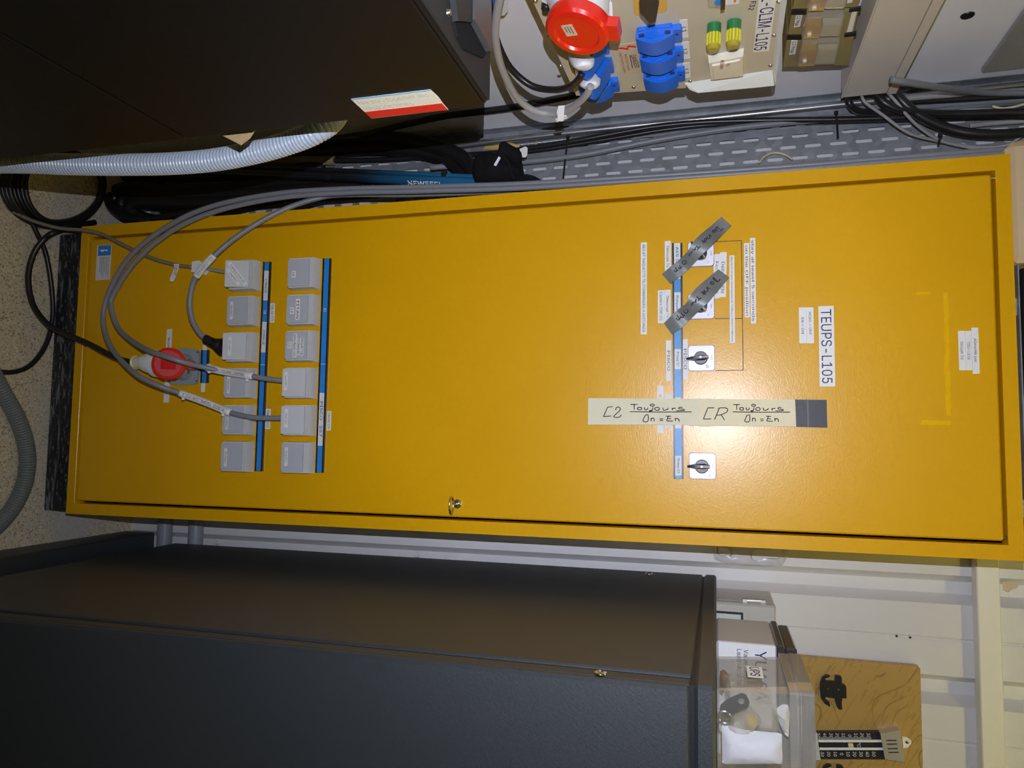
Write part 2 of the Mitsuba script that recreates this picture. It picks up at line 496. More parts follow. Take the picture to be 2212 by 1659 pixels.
def sticker(px0, py0, px1, py1, text, label, tpx=None, h=.62, name='label_sticker', m='mat_label', ink='mat_ink', d=.0015, rot=0.0, bold=False, group=None, c='label', lift=.0004):
    x, z, w, hh = rect_of(px0, py0, px1, py1, -d)
    k = obj(name, put(prism(rrect(w, hh, .0006, 2), 0, lift), FR(x, z, d, rot)), m, None, label, c, group, smooth=False)
    if text:
        if tpx:
            xa, xb = onY((px0 + px1) / 2, tpx[0], -d)[0], onY((px0 + px1) / 2, tpx[1], -d)[0]
        else:
            xa, xb = x - w * .42, x + w * .42
        tm = text_mesh(text, hh * h, xb - xa, bold)
        a = math.radians(rot); off = (xa + xb) / 2 - x
        obj('lettering', put(tm, FR(x + off * math.cos(a), z + off * math.sin(a), d + lift, rot)), ink, k, smooth=False)
    return k


sticker(1384, 523.6, 1397.5, 722.4, 'AES ET RAQUETTE TE COMMANDES A DISTANCE', 'long thin white label reading AES ET RAQUETTE TE COMMANDES A DISTANCE', (528.5, 718), .42)
sticker(1436, 520.6, 1449.5, 600, 'Télescope T4', 'white label reading Télescope T4 whose lower end lies under the upper duct tape strip', (530.8, 577), .42)
sticker(1435.3, 626, 1449, 698, 'Télescope T4', 'white label reading Télescope T4 directly above the Caméra CDD C2 label', (638, 686), .42)
sticker(1421, 627, 1435, 698, 'Caméra CDD C2', 'white label reading Caméra CDD C2 beside the lower duct tape strip', (631, 692), .42)
sticker(1439, 735.4, 1450, 822.7, 'PISCO', 'white label reading PISCO below the switch label rail', (758, 801), .55)
sticker(1474.5, 733, 1486, 820, 'PISCO', 'white label reading PISCO between the rail and the third rotary switch', (754, 798), .55)
sticker(1420, 833, 1433, 936, 'C', 'faded label starting with C, half hidden under the cream paper strip', (853, 858), .40)
sticker(1436, 851, 1450, 926, None, 'blank faded label half hidden under the cream paper strip, next to the rail', m='mat_label_grey')
sticker(1554, 545, 1569, 642, 'Début = EN', 'white label reading Début partly covered by the lower duct tape strip', (566, 633), .45, rot=-1.6, lift=.0012)
sticker(1541, 549, 1555, 645, 'Fin = HORS', 'white label reading Fin partly covered by the lower duct tape strip', (565, 634), .45, rot=-1.6, d=.0012 + .0015)
sticker(1576, 551.7, 1587, 741, "Attendre 30 sec après l'enclenchement des TEUPS pour démarrer le télescope", 'narrow white label with one line of tiny print starting Attendre 30 sec', (554, 738), .36)
sticker(1608, 525, 1619, 685.6, 'on the OFF position', 'white label reading on the OFF position', (530, 682), .52)
sticker(1621, 514, 1632.5, 699, 'stay at least 5 seconds', 'white label reading stay at least 5 seconds', (519, 694), .50)
sticker(1742.2, 664, 1757.7, 741.5, 'HORS = OFF', 'white label reading HORS = OFF', (674, 723), .36)
sticker(1726, 664, 1741.8, 741.5, 'EN = ON', 'white label reading EN = ON', (686, 721), .36)
sticker(1769, 661, 1802.5, 835, 'TEUPS-L105', 'large white label reading TEUPS-L105 in tall dark letters', (668, 828), .66, ink='mat_blue_ink')
sticker(2099.5, 707.6, 2114.7, 807.5, 'Alimenté par', 'white label reading Alimenté par near the cabinet top', (731, 783), .40, ink='mat_blue_ink')
sticker(2085.6, 715, 2099.2, 800, 'TDG-L102', 'white label reading TDG-L102 near the cabinet top', (738, 777), .45, ink='mat_blue_ink')
sticker(2070.5, 714.6, 2085.3, 800, 'Circuit 32', 'white label reading Circuit 32 near the cabinet top', (738, 777), .40, ink='mat_blue_ink')
_nk = sticker(357, 711, 368.5, 870, 'Ne pas débrancher', 'long narrow white label running behind the red inlet flap, reading Ne pas', (729, 792), .40)
obj('lettering', put(text_mesh('!!!', .0045), FR(onY(362, 850)[0], onY(360, 850)[2], .0019)), 'mat_ink', 'label_sticker_017' if False else _nk, smooth=False)
sticker(436.5, 742, 445, 847, 'UPS T4  Télescope !!!', 'narrow white label wedged between the grey inlet plate and the short blue strip', (758, 826), .50)
for (a, b, cc, dd, lab) in ((583.5, 655, 593.5, 697, 'small white tag reading Cde par S75 beside the word CORALIE strip'), (573.5, 883, 584.5, 927, 'small white tag reading Cde par S77, crossed by a grey cable'),
                            (706, 888, 715.5, 930, 'small white tag reading Cde par S75 beside the PISCO S57 strip')):
    sticker(a, b, cc, dd, 'Cde par S77' if 'S77' in lab else 'Cde par S75', lab, None, .42)

# switch diagram drawn in pen on the door
wire = []
for a, b in (((1544, 523), (1601.3, 520)), ((1601.3, 520), (1605.3, 800)), ((1544, 688.5), (1604, 688)), ((1545, 800.5), (1605.5, 800))):
    A, B = onY(*a)[[0, 2]], onY(*b)[[0, 2]]
    wire.append(LineString([A, B]).buffer(.0006, cap_style=2))
obj('pen_line', put(prism(unary_union(wire), 0, .0004), FR(0, 0, .0014)), 'mat_ink', cab, label='black pen bracket joining the upper three switches', smooth=False)
# glossy remains of adhesive tape near the top
for (a, b, cc, dd) in ((2038, 632, 2050, 770), (2040, 770, 2053, 898), (1978, 630, 2008, 637), (1988, 907, 2053, 919)):
    x_, z_, w_, h_ = rect_of(a, b, cc, dd)
    n_ = 14; rng = np.random.RandomState(int(a + b))
    long_x = w_ > h_
    L_, S_ = (w_, h_) if long_x else (h_, w_)
    up = [(-L_ / 2 + L_ * i / n_, S_ / 2 * (1 - .35 * rng.rand())) for i in range(n_ + 1)]
    dn = [(L_ / 2 - L_ * i / n_, -S_ / 2 * (1 - .35 * rng.rand())) for i in range(n_ + 1)]
    pl = Polygon(up + dn)
    if not long_x: pl = affinity.rotate(pl, 90, origin=(0, 0))
    obj('tape_residue', put(prism(pl, 0, .0003), FR(x_, z_, .0014)), 'mat_residue', cab, label='glossy strip of old adhesive', smooth=False)


# label rails: black holder, blue insert, white inserts
def rail(px0, py0, px1, py1, inserts, label, blue='mat_blue', lines=(), name='label_rail', cols=None, slant=0.0):
    """px0..px1 across, py0..py1 along; slant: how far the bottom end has drifted in px"""
    t = thing(name, label, 'label rail')

    def part(n, a, b, fa, fb, d0, d1, m):
        A, B = onY(px0 + (px1 - px0) * fa + slant * (a - py0) / (py1 - py0), a, 0), onY(px0 + (px1 - px0) * fb + slant * (a - py0) / (py1 - py0), a, 0)
        C, D = onY(px0 + (px1 - px0) * fa + slant * (b - py0) / (py1 - py0), b, 0), onY(px0 + (px1 - px0) * fb + slant * (b - py0) / (py1 - py0), b, 0)
        pl = Polygon([A[[0, 2]], C[[0, 2]], D[[0, 2]], B[[0, 2]]])
        k_ = obj(n, put(prism(pl, d0, d1), FR(0, 0, .0015)), m, t, smooth=False)
        return k_, (A + B + C + D) / 4, abs(C[0] - A[0]), abs(B[2] - A[2])
    part('holder', py0, py1, 0, 1, 0, .0035, 'mat_black')
    part('lip', py0, py1, .86, 1, .0035, .006, 'mat_black'); part('lip', py0, py1, 0, .12, .0035, .006, 'mat_black')
    part('insert', py0 + .5, py1 - .5, .16, .82, .0035, .0042, blue)
    for (a, b, txt, ta, tb, white, hh) in inserts:
        if white:
            k_, cpos, w_, h_ = part('paper_insert', a, b, .17, .81, .0042, .0047, 'mat_label_grey')
        else:
            k_, cpos, h_ = None, None, abs(onY(px1, a, 0)[2] - onY(px0, a, 0)[2]) * .66
        if txt:
            pc = px0 + (px1 - px0) * .49 + slant * ((ta + tb) / 2 - py0) / (py1 - py0)
            A, B = onY(pc, ta, 0), onY(pc, tb, 0)
            rt = math.degrees(math.atan2(B[2] - A[2], B[0] - A[0]))
            M = put(text_mesh(txt, h_ * hh, B[0] - A[0]), FR((A[0] + B[0]) / 2, (A[2] + B[2]) / 2, .0015 + .0047, 0))
            obj('lettering', M, 'mat_ink' if white else 'mat_white_tick', k_ or t, smooth=False)
    for a in lines:
        part('divider', a - .5, a + .5, .17, .81, .0042, .0046, 'mat_white_tick')
    return t


rail(572.5, 567, 588, 1017.5, [(586, 650, 'CORALIE', 604, 634, True, .45), (649.5, 696, '58', 671, 679, False, .45), (696, 762, 'CORALIE', 714, 745, True, .45)],
     'blue label rail with two CORALIE inserts between the two socket rows', lines=(788.5,), slant=-18.5)
rail(701, 559.5, 717.5, 1021, [(600, 720, '51', 667, 675, False, .45), (849, 963, 'PISCO   S57', 868, 943, True, .55)],
     'blue label rail with a PISCO S57 insert above the upper socket row', lines=(787,), slant=-16.5)
rail(1452.5, 527, 1474, 1034, [(527, 604, 'AES (LAN)', 535, 592, True, .42), (633, 702, 'Raquettes', 640, 690, True, .42), (755, 798, 'Prises 57', 761, 792, True, .42), (859, 925.6, None, 0, 0, True, .4), (984.6, 1027, 'Prises 59', 990, 1022, True, .42)],
     'blue label rail with Prises 57 and Prises 59 inserts beside the rotary switches', blue='mat_blue_light', slant=3)
rail(439, 757, 454, 827.5, [], 'short blank blue label rail beside the red inlet', slant=-1.5)

# type plate, bottom left of the door
x_, z_, w_, h_ = rect_of(209.5, 530, 240.5, 605)
np_ = thing('type_plate', 'small silver type plate with a blue field, low on the yellow door', 'plate')
obj('plate', put(prism(rrect(w_, h_, .003), 0, .0006), FR(x_, z_, .0015)), 'mat_label_grey', np_, smooth=False)
obj('blue_field', put(prism(sbox(-w_ / 2 + .001, -h_ / 2 + .004, -w_ / 2 + .026, h_ / 2 - .001), .0006, .0009), FR(x_, z_, .0015)), 'mat_blue', np_, smooth=False)
em = Polygon([onY(180 + a * .1537, 500 + b * .1537)[[0, 2]] for a, b in ((243, 262), (357, 257), (348, 276), (336, 285), (326, 273), (312, 270), (302, 281), (270, 291), (254, 281))])
obj('emblem', put(prism(em, .0009, .0012), FR(0, 0, .0015)), 'mat_white_tick', np_, smooth=False)
for i in range(6):
    obj('print_line', put(prism(sbox(-w_ / 2 + .029, -.0007, w_ / 2 - .006 - .007 * (i % 3), .0007), .0006, .0008), FR(x_, z_ + h_ / 2 - .007 - .0048 * i, .0015)), 'mat_print', np_, smooth=False)

# ------------------------------------------------------------------ twelve flap sockets
SWd, SHt, SDp = .0685, .064, .024


def socket(x, z, opened, stick, label, seed=0):
    """x: left edge, z: top edge"""
    t = thing('flap_socket', label, 'socket', 'grey flap sockets on the yellow door')
    F = FR(x, z, .0015)
    w, h, d = SWd, SHt, SDp
    o = [(.0, 0, 0), (w, 0, 0), (0, -h, 0), (w, -h, 0), (.0015, -.0025, d), (w - .0015, -.0025, d), (.0015, -h + .001, d), (w - .0015, -h + .001, d)]
    outer = hull(o)
    fw, fh = w - .009, h - .012
    # housing: block, then a rim round the flap
    rim = sbox(.0018, -h + .0014, w - .0018, -.0028).difference(sbox(.0042, -h - .01, w - .0042, -.0115))
    obj('housing', cat(put(outer, F), put(prism(rim, d - .0005, d + .0022), F)), 'mat_light_grey', t, smooth=False)
    ang = opened
    ca, sa = math.cos(math.radians(ang)), math.sin(math.radians(ang))
    Ff = F @ frame((w / 2, -.0125, d + .0006), (1, 0, 0), (0, ca, -sa))
    flap = cat(prism(affinity.translate(rrect(fw, fh, .0025), 0, -fh / 2), 0, .0026))
    if opened:
        flap = cat(flap, cbox(-fw / 2, -fw / 2 + .0018, -fh + .002, -.006, -.008, 0), cbox(fw / 2 - .0018, fw / 2, -fh + .002, -.006, -.008, 0), cbox(-fw / 2, fw / 2, -fh, -fh + .0018, -.008, 0))
        obj('socket_face', put(cat(cbox(.006, w - .006, -h + .004, -.014, d - .0004, d + .0006), put(lathe([(.014, 0), (.016, .0), (.016, .003), (.014, .003)], 20), frame((w / 2, -h / 2 - .004, d), (1, 0, 0), (0, 1, 0)))), F), 'mat_outlet_dark', t, smooth=False)
    fk = obj('flap', put(flap, Ff), 'mat_light_grey' if opened else 'mat_grey_flap', t, smooth=False)
    for (cx, cy, sw, sh, txt, rot, hh, tw) in stick:
        Fs = Ff @ frame((cx, cy, .0026), (math.cos(math.radians(rot)), math.sin(math.radians(rot)), 0), (-math.sin(math.radians(rot)), math.cos(math.radians(rot)), 0))
        obj('sticker', put(prism(rrect(sw, sh, .0004, 2), 0, .0003), Fs), 'mat_label', t, smooth=False)
        obj('lettering', put(text_mesh(txt, sh * hh, sw * tw), Fs @ frame((0, 0, .0003), (1, 0, 0), (0, 1, 0))), 'mat_ink', t, smooth=False)
    return t


def st(txt, cx=.0, cy=-.041, w=.040, h=.0075, rot=0, hh=.5, tw=.62):
    return (cx, cy, w, h, txt, rot, hh, tw)


rowA = [.114, .195, .2765, .357, .439, .520]
rowB = [.1165, .1975, .277, .358, .439, .5195]
socket(rowA[0], .6115, 20, [st('Caméra CCD C2', .000, -.0245, .062, .0092, 38, .5, .82), st('Circuit S8/L3', .0075, -.0335, .044, .008, 38, .5, .6)], 'open grey flap socket with a slanted Caméra CCD C2 sticker')
socket(rowA[1], .6115, 0, [st('Circuit S8/L2', 0, -.040)], 'closed grey flap socket just right of the Caméra CCD C2 socket')
socket(rowA[2], .6115, 15, [st('Circuit S8/L3', 0, -.036)], 'open grey flap socket with the black moulded plug in it')
socket(rowA[3], .6115, 0, [st('Circuit S8/L1', .004, -.040)], 'closed grey flap socket behind the cable tag reading TRANSMETTEUR')
socket(rowA[4], .6115, 0, [st('Circuit S8/L1', .002, -.040)], 'closed grey flap socket behind the cable bearing the PISCO TEUPS tag')
socket(rowA[5], .6115, 0, [st('Circuit S8/L1', .002, -.040)], 'closed grey flap socket at the right end of the lower row, no cable in front')
socket(rowB[0], .7630, 0, [st('L1', .003, -.037, .015, .0105, 0, .5, .55)], 'closed grey flap socket with a small L1 sticker')
socket(rowB[1], .7630, 0, [st('L2', .003, -.038, .015, .0105, 0, .5, .55), st('TITAN', 0, -.024, .047, .0105, 0, .52, .86)], 'closed grey flap socket with a TITAN sticker')
socket(rowB[2], .7630, 0, [st('L3', -.001, -.041, .0145, .0105, 0, .5, .55), st('dans Rack LCU', .0, -.0285, .053, .0095, 0, .55, .92), st('CORALIE', .003, -.019, .036, .0085, 0, .6, .9), st('RAQUETTE', .002, -.0105, .0395, .0085, 0, .6, .9)], 'closed grey flap socket with RAQUETTE CORALIE dans Rack LCU stickers')
socket(rowB[3], .7630, 9, [st('Circuit S7/L2', -.003, -.044)], 'slightly open grey flap socket where the TRANSMETTEUR tagged cable ends')
socket(rowB[4], .7630, 9, [st('Circuit S7/L2', -.004, -.040)], 'slightly open grey flap socket where the PISCO TEUPS tagged cable ends')
socket(rowB[5], .7630, 0, [st('Circuit S7/L2', -.002, -.040)], 'closed grey flap socket at the right end of the upper row')


# ------------------------------------------------------------------ rotary switches
def rotary(x, z, ang, label):
    t = thing('rotary_switch', label, 'switch', 'rotary switches on the yellow door')
    F = FR(x, z, .0015)
    obj('rim', put(prism(rrect(.049, .049, .0055), 0, .0025), F), 'mat_violet', t, smooth=False)
    obj('plate', put(prism(rrect(.0472, .0472, .005), .0025, .004), F), 'mat_switch_plate', t, smooth=False)
    a = math.radians(ang)
    K = F @ frame((.0005, -.001, .004), (math.cos(a), math.sin(a), 0), (-math.sin(a), math.cos(a), 0))
    kn = lathe([(0, 0), (.0125, 0), (.0125, .009), (.0115, .010), (0, .010)], 30)
    wing = hull([(-.0045, -.013, .010), (.0045, -.013, .010), (-.0052, .004, .010), (.0052, .004, .010), (-.003, .0145, .010), (.003, .0145, .010),
                 (-.0015, -.026, .012), (.0015, -.026, .012), (-.0012, -.026, .018), (.0012, -.026, .018), (-.003, -.010, .023), (.003, -.010, .023), (-.0022, .014, .021), (.0022, .014, .021)])
    kk = obj('knob', put(cat(kn, wing), K), 'mat_black', t, smooth=30)
    obj('pointer_mark', put(cbox(-.0006, .0006, .005, .0146, .0205, .0222), K), 'mat_amber', kk, smooth=False)
    obj('screw', put(lathe([(0, 0), (.0022, 0), (.0022, .0008), (0, .0008)], 14), K @ frame((0, 0, .0222), (1, 0, 0), (0, 1, 0))), 'mat_white_plastic', kk)
    for txt, dx, dz in (('HORS', .0, .019), ('EN', .017, .013)):
        obj('lettering', put(text_mesh(txt, .0022), F @ frame((dx, dz, .004), (1, 0, 0), (0, 1, 0))), 'mat_ink', t, smooth=False)
    return t


rotary(.150, 1.577, -52, 'white plate rotary switch under the upper duct tape strip')
rotary(.251, 1.577, -48, 'white plate rotary switch under the lower duct tape strip')
t = rotary(.350, 1.577, 4, 'white plate rotary switch with black knob beside the PISCO labels')
obj('grey_mark', put(prism(affinity.rotate(sbox(-.003, -.0022, .003, .0022), -15), .004, .0043), FR(.3655, 1.587, .0015)), 'mat_light_grey', t, smooth=False)
rotary(.553, 1.578, 0, 'white plate rotary switch with black knob beside the Prises 59 insert')


# ------------------------------------------------------------------ hand-lettered tapes
def strip_mesh(pairs, thick=.0004, sub=6):
    Lp = [onY(*a, -d) for a, b, d in pairs]; Rp = [onY(*b, -d) for a, b, d in pairs]
    L_, R_ = spline(Lp, sub), spline(Rp, sub)
    n = len(L_)
    cols = 4
    rows = [[L_[i] * (1 - j / cols) + R_[i] * (j / cols) for j in range(cols + 1)] for i in range(n)]
    v = np.array(rows).reshape(-1, 3)
    v2 = v + np.array([0, thick, 0])
    f = []
    w = cols + 1
    for i in range(n - 1):
        for j in range(cols):
            a, b, c_, d_ = i * w + j, i * w + j + 1, (i + 1) * w + j + 1, (i + 1) * w + j
            f += [(a, b, c_), (a, c_, d_)]
            o = n * w
            f += [(o + a, o + c_, o + b), (o + a, o + d_, o + c_)]
    return trimesh.Trimesh(np.vstack([v, v2]), np.array(f), process=False)


def depth_along(pairs):
    cs = np.array([((a[0] + b[0]) / 2, (a[1] + b[1]) / 2) for a, b, d in pairs]); ds = np.array([d for a, b, d in pairs])
    cs_, ds_ = spline(np.c_[cs, ds], 6)[:, :2], spline(np.c_[cs, ds], 6)[:, 2]

    def f(px, py):
        best = None
        for i in range(len(cs_) - 1):
            s = cs_[i + 1] - cs_[i]; u = np.clip(((px - cs_[i][0]) * s[0] + (py - cs_[i][1]) * s[1]) / (s @ s), 0, 1)
            q_ = cs_[i] + u * s; dd = (px - q_[0]) ** 2 + (py - q_[1]) ** 2
            if best is None or dd < best[0]: best = (dd, ds_[i] * (1 - u) + ds_[i + 1] * u)
        return best[1]
    return f


def ink3(strokes, depth, r, tr=lambda a, b: (a, b), sides=6, sub=4):
    out = []
    for s in strokes:
        pts = [tr(*q_) for q_ in s]
        P = [onY(a, b, -(depth(a, b) + .0003)) for a, b in pts]
        out.append(sweep(spline(P, sub) if len(P) > 2 else np.array(P), r, sides))
    return cat(out)


tapeA = [((1558.5, 468), (1580.6, 488), .004), ((1534, 489), (1564, 504), .010), ((1510, 509), (1547, 521), .028), ((1496, 525), (1530, 537), .0345), ((1485, 543), (1512, 555), .030), ((1464, 564), (1487, 582), .0135), ((1447, 577), (1468, 599), .0125), ((1430, 592), (1449, 614), .0045)]
tapeB = [((1551.7, 581.6), (1575.5, 599.5), .006), ((1537, 594), (1563, 614), .012), ((1507, 619), (1547, 632), .028), ((1491, 638), (1528, 654), .0345), ((1482, 655), (1512, 669), .030), ((1463, 670), (1489, 692), .0135), ((1450.6, 681), (1472, 709), .0125), ((1434.3, 698.2), (1452, 722.8), .0045)]
ka = obj('duct_tape_strip', strip_mesh(tapeA), 'mat_duct_tape', None, 'upper slanted grey duct tape strip lettered Do Not Turn OFF over a rotary switch', 'tape', smooth=True)
kb = obj('duct_tape_strip', strip_mesh(tapeB), 'mat_duct_tape', None, 'lower slanted grey duct tape strip lettered Do Not Turn OFF over a rotary switch', 'tape', smooth=True)
trA = lambda a, b: (1420 + a * .0965, 460 + b * .0965)
inkA = [[(1470, 350), (1430, 395), (1330, 305)], [(1430, 395), (1395, 425), (1340, 400), (1310, 345), (1345, 305)], [(1290, 385), (1250, 385), (1240, 420), (1275, 435), (1300, 410), (1290, 385)],
        [(1240, 545), (1160, 485)], [(1160, 490), (1175, 560), (1135, 580), (1105, 530)], [(1085, 570), (1055, 575), (1060, 610), (1090, 615), (1100, 590), (1085, 570)], [(1100, 670), (1050, 645), (990, 610)], [(1020, 675), (1060, 620)],
        [(960, 745), (885, 835)], [(920, 790), (870, 735)], [(870, 770), (840, 790), (850, 820), (815, 830), (795, 810)], [(800, 860), (770, 870), (765, 900), (750, 890)], [(770, 900), (740, 900), (700, 935)], [(740, 910), (715, 965), (690, 940)],
        [(620, 1065), (570, 1085), (565, 1125), (600, 1150), (640, 1125), (645, 1085), (620, 1065)], [(555, 1190), (510, 1250), (470, 1210)], [(525, 1230), (495, 1165)], [(465, 1265), (420, 1320), (370, 1285)], [(440, 1300), (400, 1225)]]
obj('lettering', ink3(inkA, depth_along(tapeA), .0009, trA), 'mat_ink', ka)
trB = lambda a, b: (1370 + a * .1326, 500 + b * .1326)
inkB = [[(1395, 775), (1365, 815), (1285, 745)], [(1365, 815), (1335, 815), (1300, 790), (1285, 745)], [(1290, 825), (1255, 820), (1245, 850), (1280, 860), (1300, 835)],
        [(1245, 935), (1175, 910)], [(1180, 915), (1205, 960), (1165, 985), (1140, 955)], [(1140, 975), (1120, 985), (1125, 1005), (1150, 1000), (1140, 975)], [(1175, 1030), (1130, 1005), (1090, 985)], [(1120, 1030), (1150, 1000)],
        [(1090, 1080), (1040, 1130)], [(1065, 1105), (1015, 1060)], [(1020, 1105), (995, 1120), (1010, 1145), (975, 1150)], [(975, 1150), (950, 1160), (960, 1185), (935, 1170), (905, 1195)], [(935, 1185), (940, 1210), (915, 1190)],
        [(860, 1265), (815, 1280), (810, 1310), (840, 1330), (870, 1315), (875, 1280), (860, 1265)], [(820, 1355), (785, 1405), (745, 1375)], [(800, 1385), (765, 1330)], [(760, 1395), (720, 1445), (680, 1410)], [(740, 1425), (700, 1365)]]
obj('lettering', ink3(inkB, depth_along(tapeB), .0009, trB), 'mat_ink', kb)

# long paper strip
pd = .0072


def flat_poly(pts, d0, d1):
    return put(prism(Polygon([onY(*a, -d0)[[0, 2]] for a in pts]), 0, d1 - d0), FR(0, 0, d0))


ps = thing('paper_strip', 'long cream paper strip hand lettered C2 Toujours and CR Toujours, taped across the door', 'paper strip')
obj('paper', flat_poly([(1270.5, 860), (1513, 861.5), (1513, 919.5), (1489, 919.5), (1484, 917.5), (1270, 917.5)], pd, pd + .0005), 'mat_paper_cream', ps, smooth=False)
obj('paper', flat_poly([(1510, 861), (1600, 862.5), (1719, 863), (1720, 921.5), (1560, 919.5), (1510, 921)], pd + .0005, pd + .001), 'mat_paper_cream_two', ps, smooth=False)
obj('black_tape', flat_poly([(1717.5, 863), (1785.5, 864), (1787, 923.5), (1720, 921.5)], pd + .0008, pd + .0014), 'mat_black_tape', ps, smooth=False, label='black tape square on the strip end')
obj('tape_crease', flat_poly([(1743, 863.5), (1746, 863.5), (1747.5, 922.5), (1744.5, 922.5)], pd + .0014, pd + .0015), 'mat_black', ps, smooth=False)


def toujours(S):
    """T o u j o u r s + underline + On = En, drawn in strip coordinates 0..1 along, 0..1 across, mapped by S"""
    o = lambda cx, cy, rx, ry: [(cx + rx * math.cos(a), cy + ry * math.sin(a)) for a in np.linspace(0, 2 * math.pi, 9)]
    L = [[(755, 195), (880, 193)], [(820, 195), (820, 285)], o(915, 268, 40, 24), [(1000, 245), (1005, 282), (1030, 290), (1058, 270), (1060, 250)], [(1150, 240), (1140, 295), (1110, 315), (1085, 303), (1140, 298)], o(1140, 205, 38, 18), o(1225, 272, 45, 26),
         [(1325, 250), (1335, 290), (1370, 295), (1415, 275), (1420, 255)], [(1490, 255), (1495, 298)], [(1490, 275), (1520, 262), (1555, 262)], [(1675, 250), (1620, 245), (1610, 270), (1690, 280), (1700, 300), (1560, 305)], [(745, 323), (1290, 328), (1835, 326)],
         [(1015, 385), (1065, 382), (1060, 490), (975, 488), (1015, 385)], [(1120, 430), (1120, 490)], [(1120, 450), (1150, 432), (1172, 450), (1175, 492)], [(1270, 452), (1330, 448)], [(1275, 480), (1330, 476)],
         [(1380, 400), (1475, 402)], [(1425, 402), (1410, 440), (1470, 445)], [(1410, 440), (1400, 485), (1505, 488)], [(1545, 430), (1550, 485)], [(1550, 455), (1580, 440), (1610, 460), (1615, 498)]]
    return [[S(*q_) for q_ in s] for s in L]


S1 = lambda a, b: (1270 + a * .12206, 850 + b * .12206)
S2 = lambda a, b: (1584 + (a - 755) * .12206 * .93, 850 + (b + 3) * .12206)
ink = toujours(S1) + toujours(S2)
ink += [[S1(*q_) for q_ in s] for s in ([(435, 235), (350, 240)], [(350, 240), (275, 410)], [(275, 410), (412, 398)], [(490, 295), (500, 255), (540, 238), (570, 265), (555, 310), (455, 412), (560, 418), (588, 375)])]
S3 = lambda a, b: (1510 + a * .1311, 850 + b * .1311)
ink += [[S3(*q_) for q_ in s] for s in ([(250, 235), (145, 238)], [(145, 238), (72, 422)], [(72, 422), (200, 418)], [(335, 240), (255, 432)], [(315, 245), (400, 235), (470, 255), (450, 310), (360, 350), (295, 358)], [(365, 350), (420, 438)])]
obj('lettering', ink3(ink, lambda a, b: pd + .0008, .00085), 'mat_ink', ps)

# ------------------------------------------------------------------ red power inlet on the door with its plug
inl = thing('power_inlet', 'grey panel inlet with a red spring flap at the lower left of the yellow door', 'inlet')
bp = [onY(260 + a * .1085, 700 + b * .1085, 0)[[0, 2]] for a, b in ((1170, 515), (1330, 500), (1560, 525), (1595, 570), (1595, 850), (1560, 1170), (1500, 1190), (1280, 1205), (1080, 1190), (1020, 1165), (1010, 1130), (1100, 800), (1130, 560))]
obj('base_plate', put(prism(Polygon(bp).buffer(.002), 0, .007), FR(0, 0, .0015)), 'mat_cee_grey', inl, smooth=False)
cen = lambda a, b, d: onY(260 + a * .1085, 700 + b * .1085, -d)
B0, B1 = cen(1290, 860, .006), cen(1060, 800, .052)
ringpts = []
for i in range(24):
    a = i * math.pi / 12
    ringpts += [B0 + np.array([.031 * math.cos(a), 0, .029 * math.sin(a)]), B1 + np.array([.028 * math.cos(a), .010 * math.sin(a) * .9, .026 * math.sin(a)])]
obj('dome', hull(ringpts), 'mat_cee_grey', inl, smooth=40)
for a, b in ((1535, 560), (1515, 1142), (1030, 1142)):
    q = cen(a, b, .0085)
    obj('screw', put(lathe([(0, 0), (.0028, 0), (.0022, .0015), (0, .0018)], 14), FR(q[0], q[2], .0085)), 'mat_chrome', inl)
FC = cen(962, 790, .096)
FF = frame(FC, (1, 0, 0), (0, .42, .91))
FF[:3, 2] = np.cross(FF[:3, 0], FF[:3, 1])
fl_ = obj('flap', put(lathe([(0, -.008), (.0345, -.008), (.0352, -.004), (.0352, .001), (.0330, .004), (.0290, .0045), (0, .0045)], 44), FF), 'mat_red', inl, label='red spring flap')
obj('flap_face', put(lathe([(0, .0045), (.0288, .0045), (.0282, .0052), (0, .0052)], 44), FF), 'mat_red_dull', fl_)
obj('flap_square', put(prism(rrect(.024, .031, .0005, 2), .0052, .0062), FF @ frame((.0005, .001, 0), (1, 0, 0), (0, 1, 0))), 'mat_red_square', fl_, smooth=False)
obj('hinge', put(cat(cbox(-.0095, .0095, .024, .043, -.006, .0042, .001), cbox(-.0095, .0095, .038, .048, -.030, .002, .001)), FF), 'mat_red', inl, smooth=False)
obj('hinge_pin', put(rod((-.013, .040, -.008), (.018, .040, -.008), .0022, 10), FF), 'mat_chrome', inl)
plug = thing('power_plug', 'off-white round power plug pushed into the red-flapped inlet from below', 'plug')
a0, a1, a2, a3 = cen(1000, 800, .058), cen(700, 805, .052), cen(470, 780, .052), cen(320, 768, .052)
ax = a3 - a0; L_ = np.linalg.norm(ax)
PF = frame(a0, (1, 0, 0), np.cross(ax / L_, (1, 0, 0))); PF[:3, 2] = ax / L_; PF[:3, 1] = np.cross(PF[:3, 2], PF[:3, 0])
l1, l2 = np.linalg.norm(a1 - a0), np.linalg.norm(a2 - a0)
obj('body', put(lathe([(0, 0), (.031, 0), (.031, l1 * .9), (.0235, l1), (.0225, l2 - .014), (.019, l2 - .003), (.014, l2), (0, l2)], 36), PF), 'mat_white_plastic', plug)
obj('gland', put(lathe([(.0, l2), (.0135, l2), (.0145, l2 + .012), (.0145, L_ - .001), (.0165, L_ + .001), (.0165, L_ + .003), (.0095, L_ + .003), (.0095, L_ - .004), (0, L_ - .004)], 30), PF), 'mat_gland', plug)

# ------------------------------------------------------------------ cables in front of the door


def YP(pts):
    return [onY(a, b, y) for a, b, y in pts]


def cable(name, pts, r, m, label, c='cable', group=None, n=9, sides=12):
    return obj(name, cable_mesh(pts, r, n, sides), m, None, label, c, group, smooth=True)


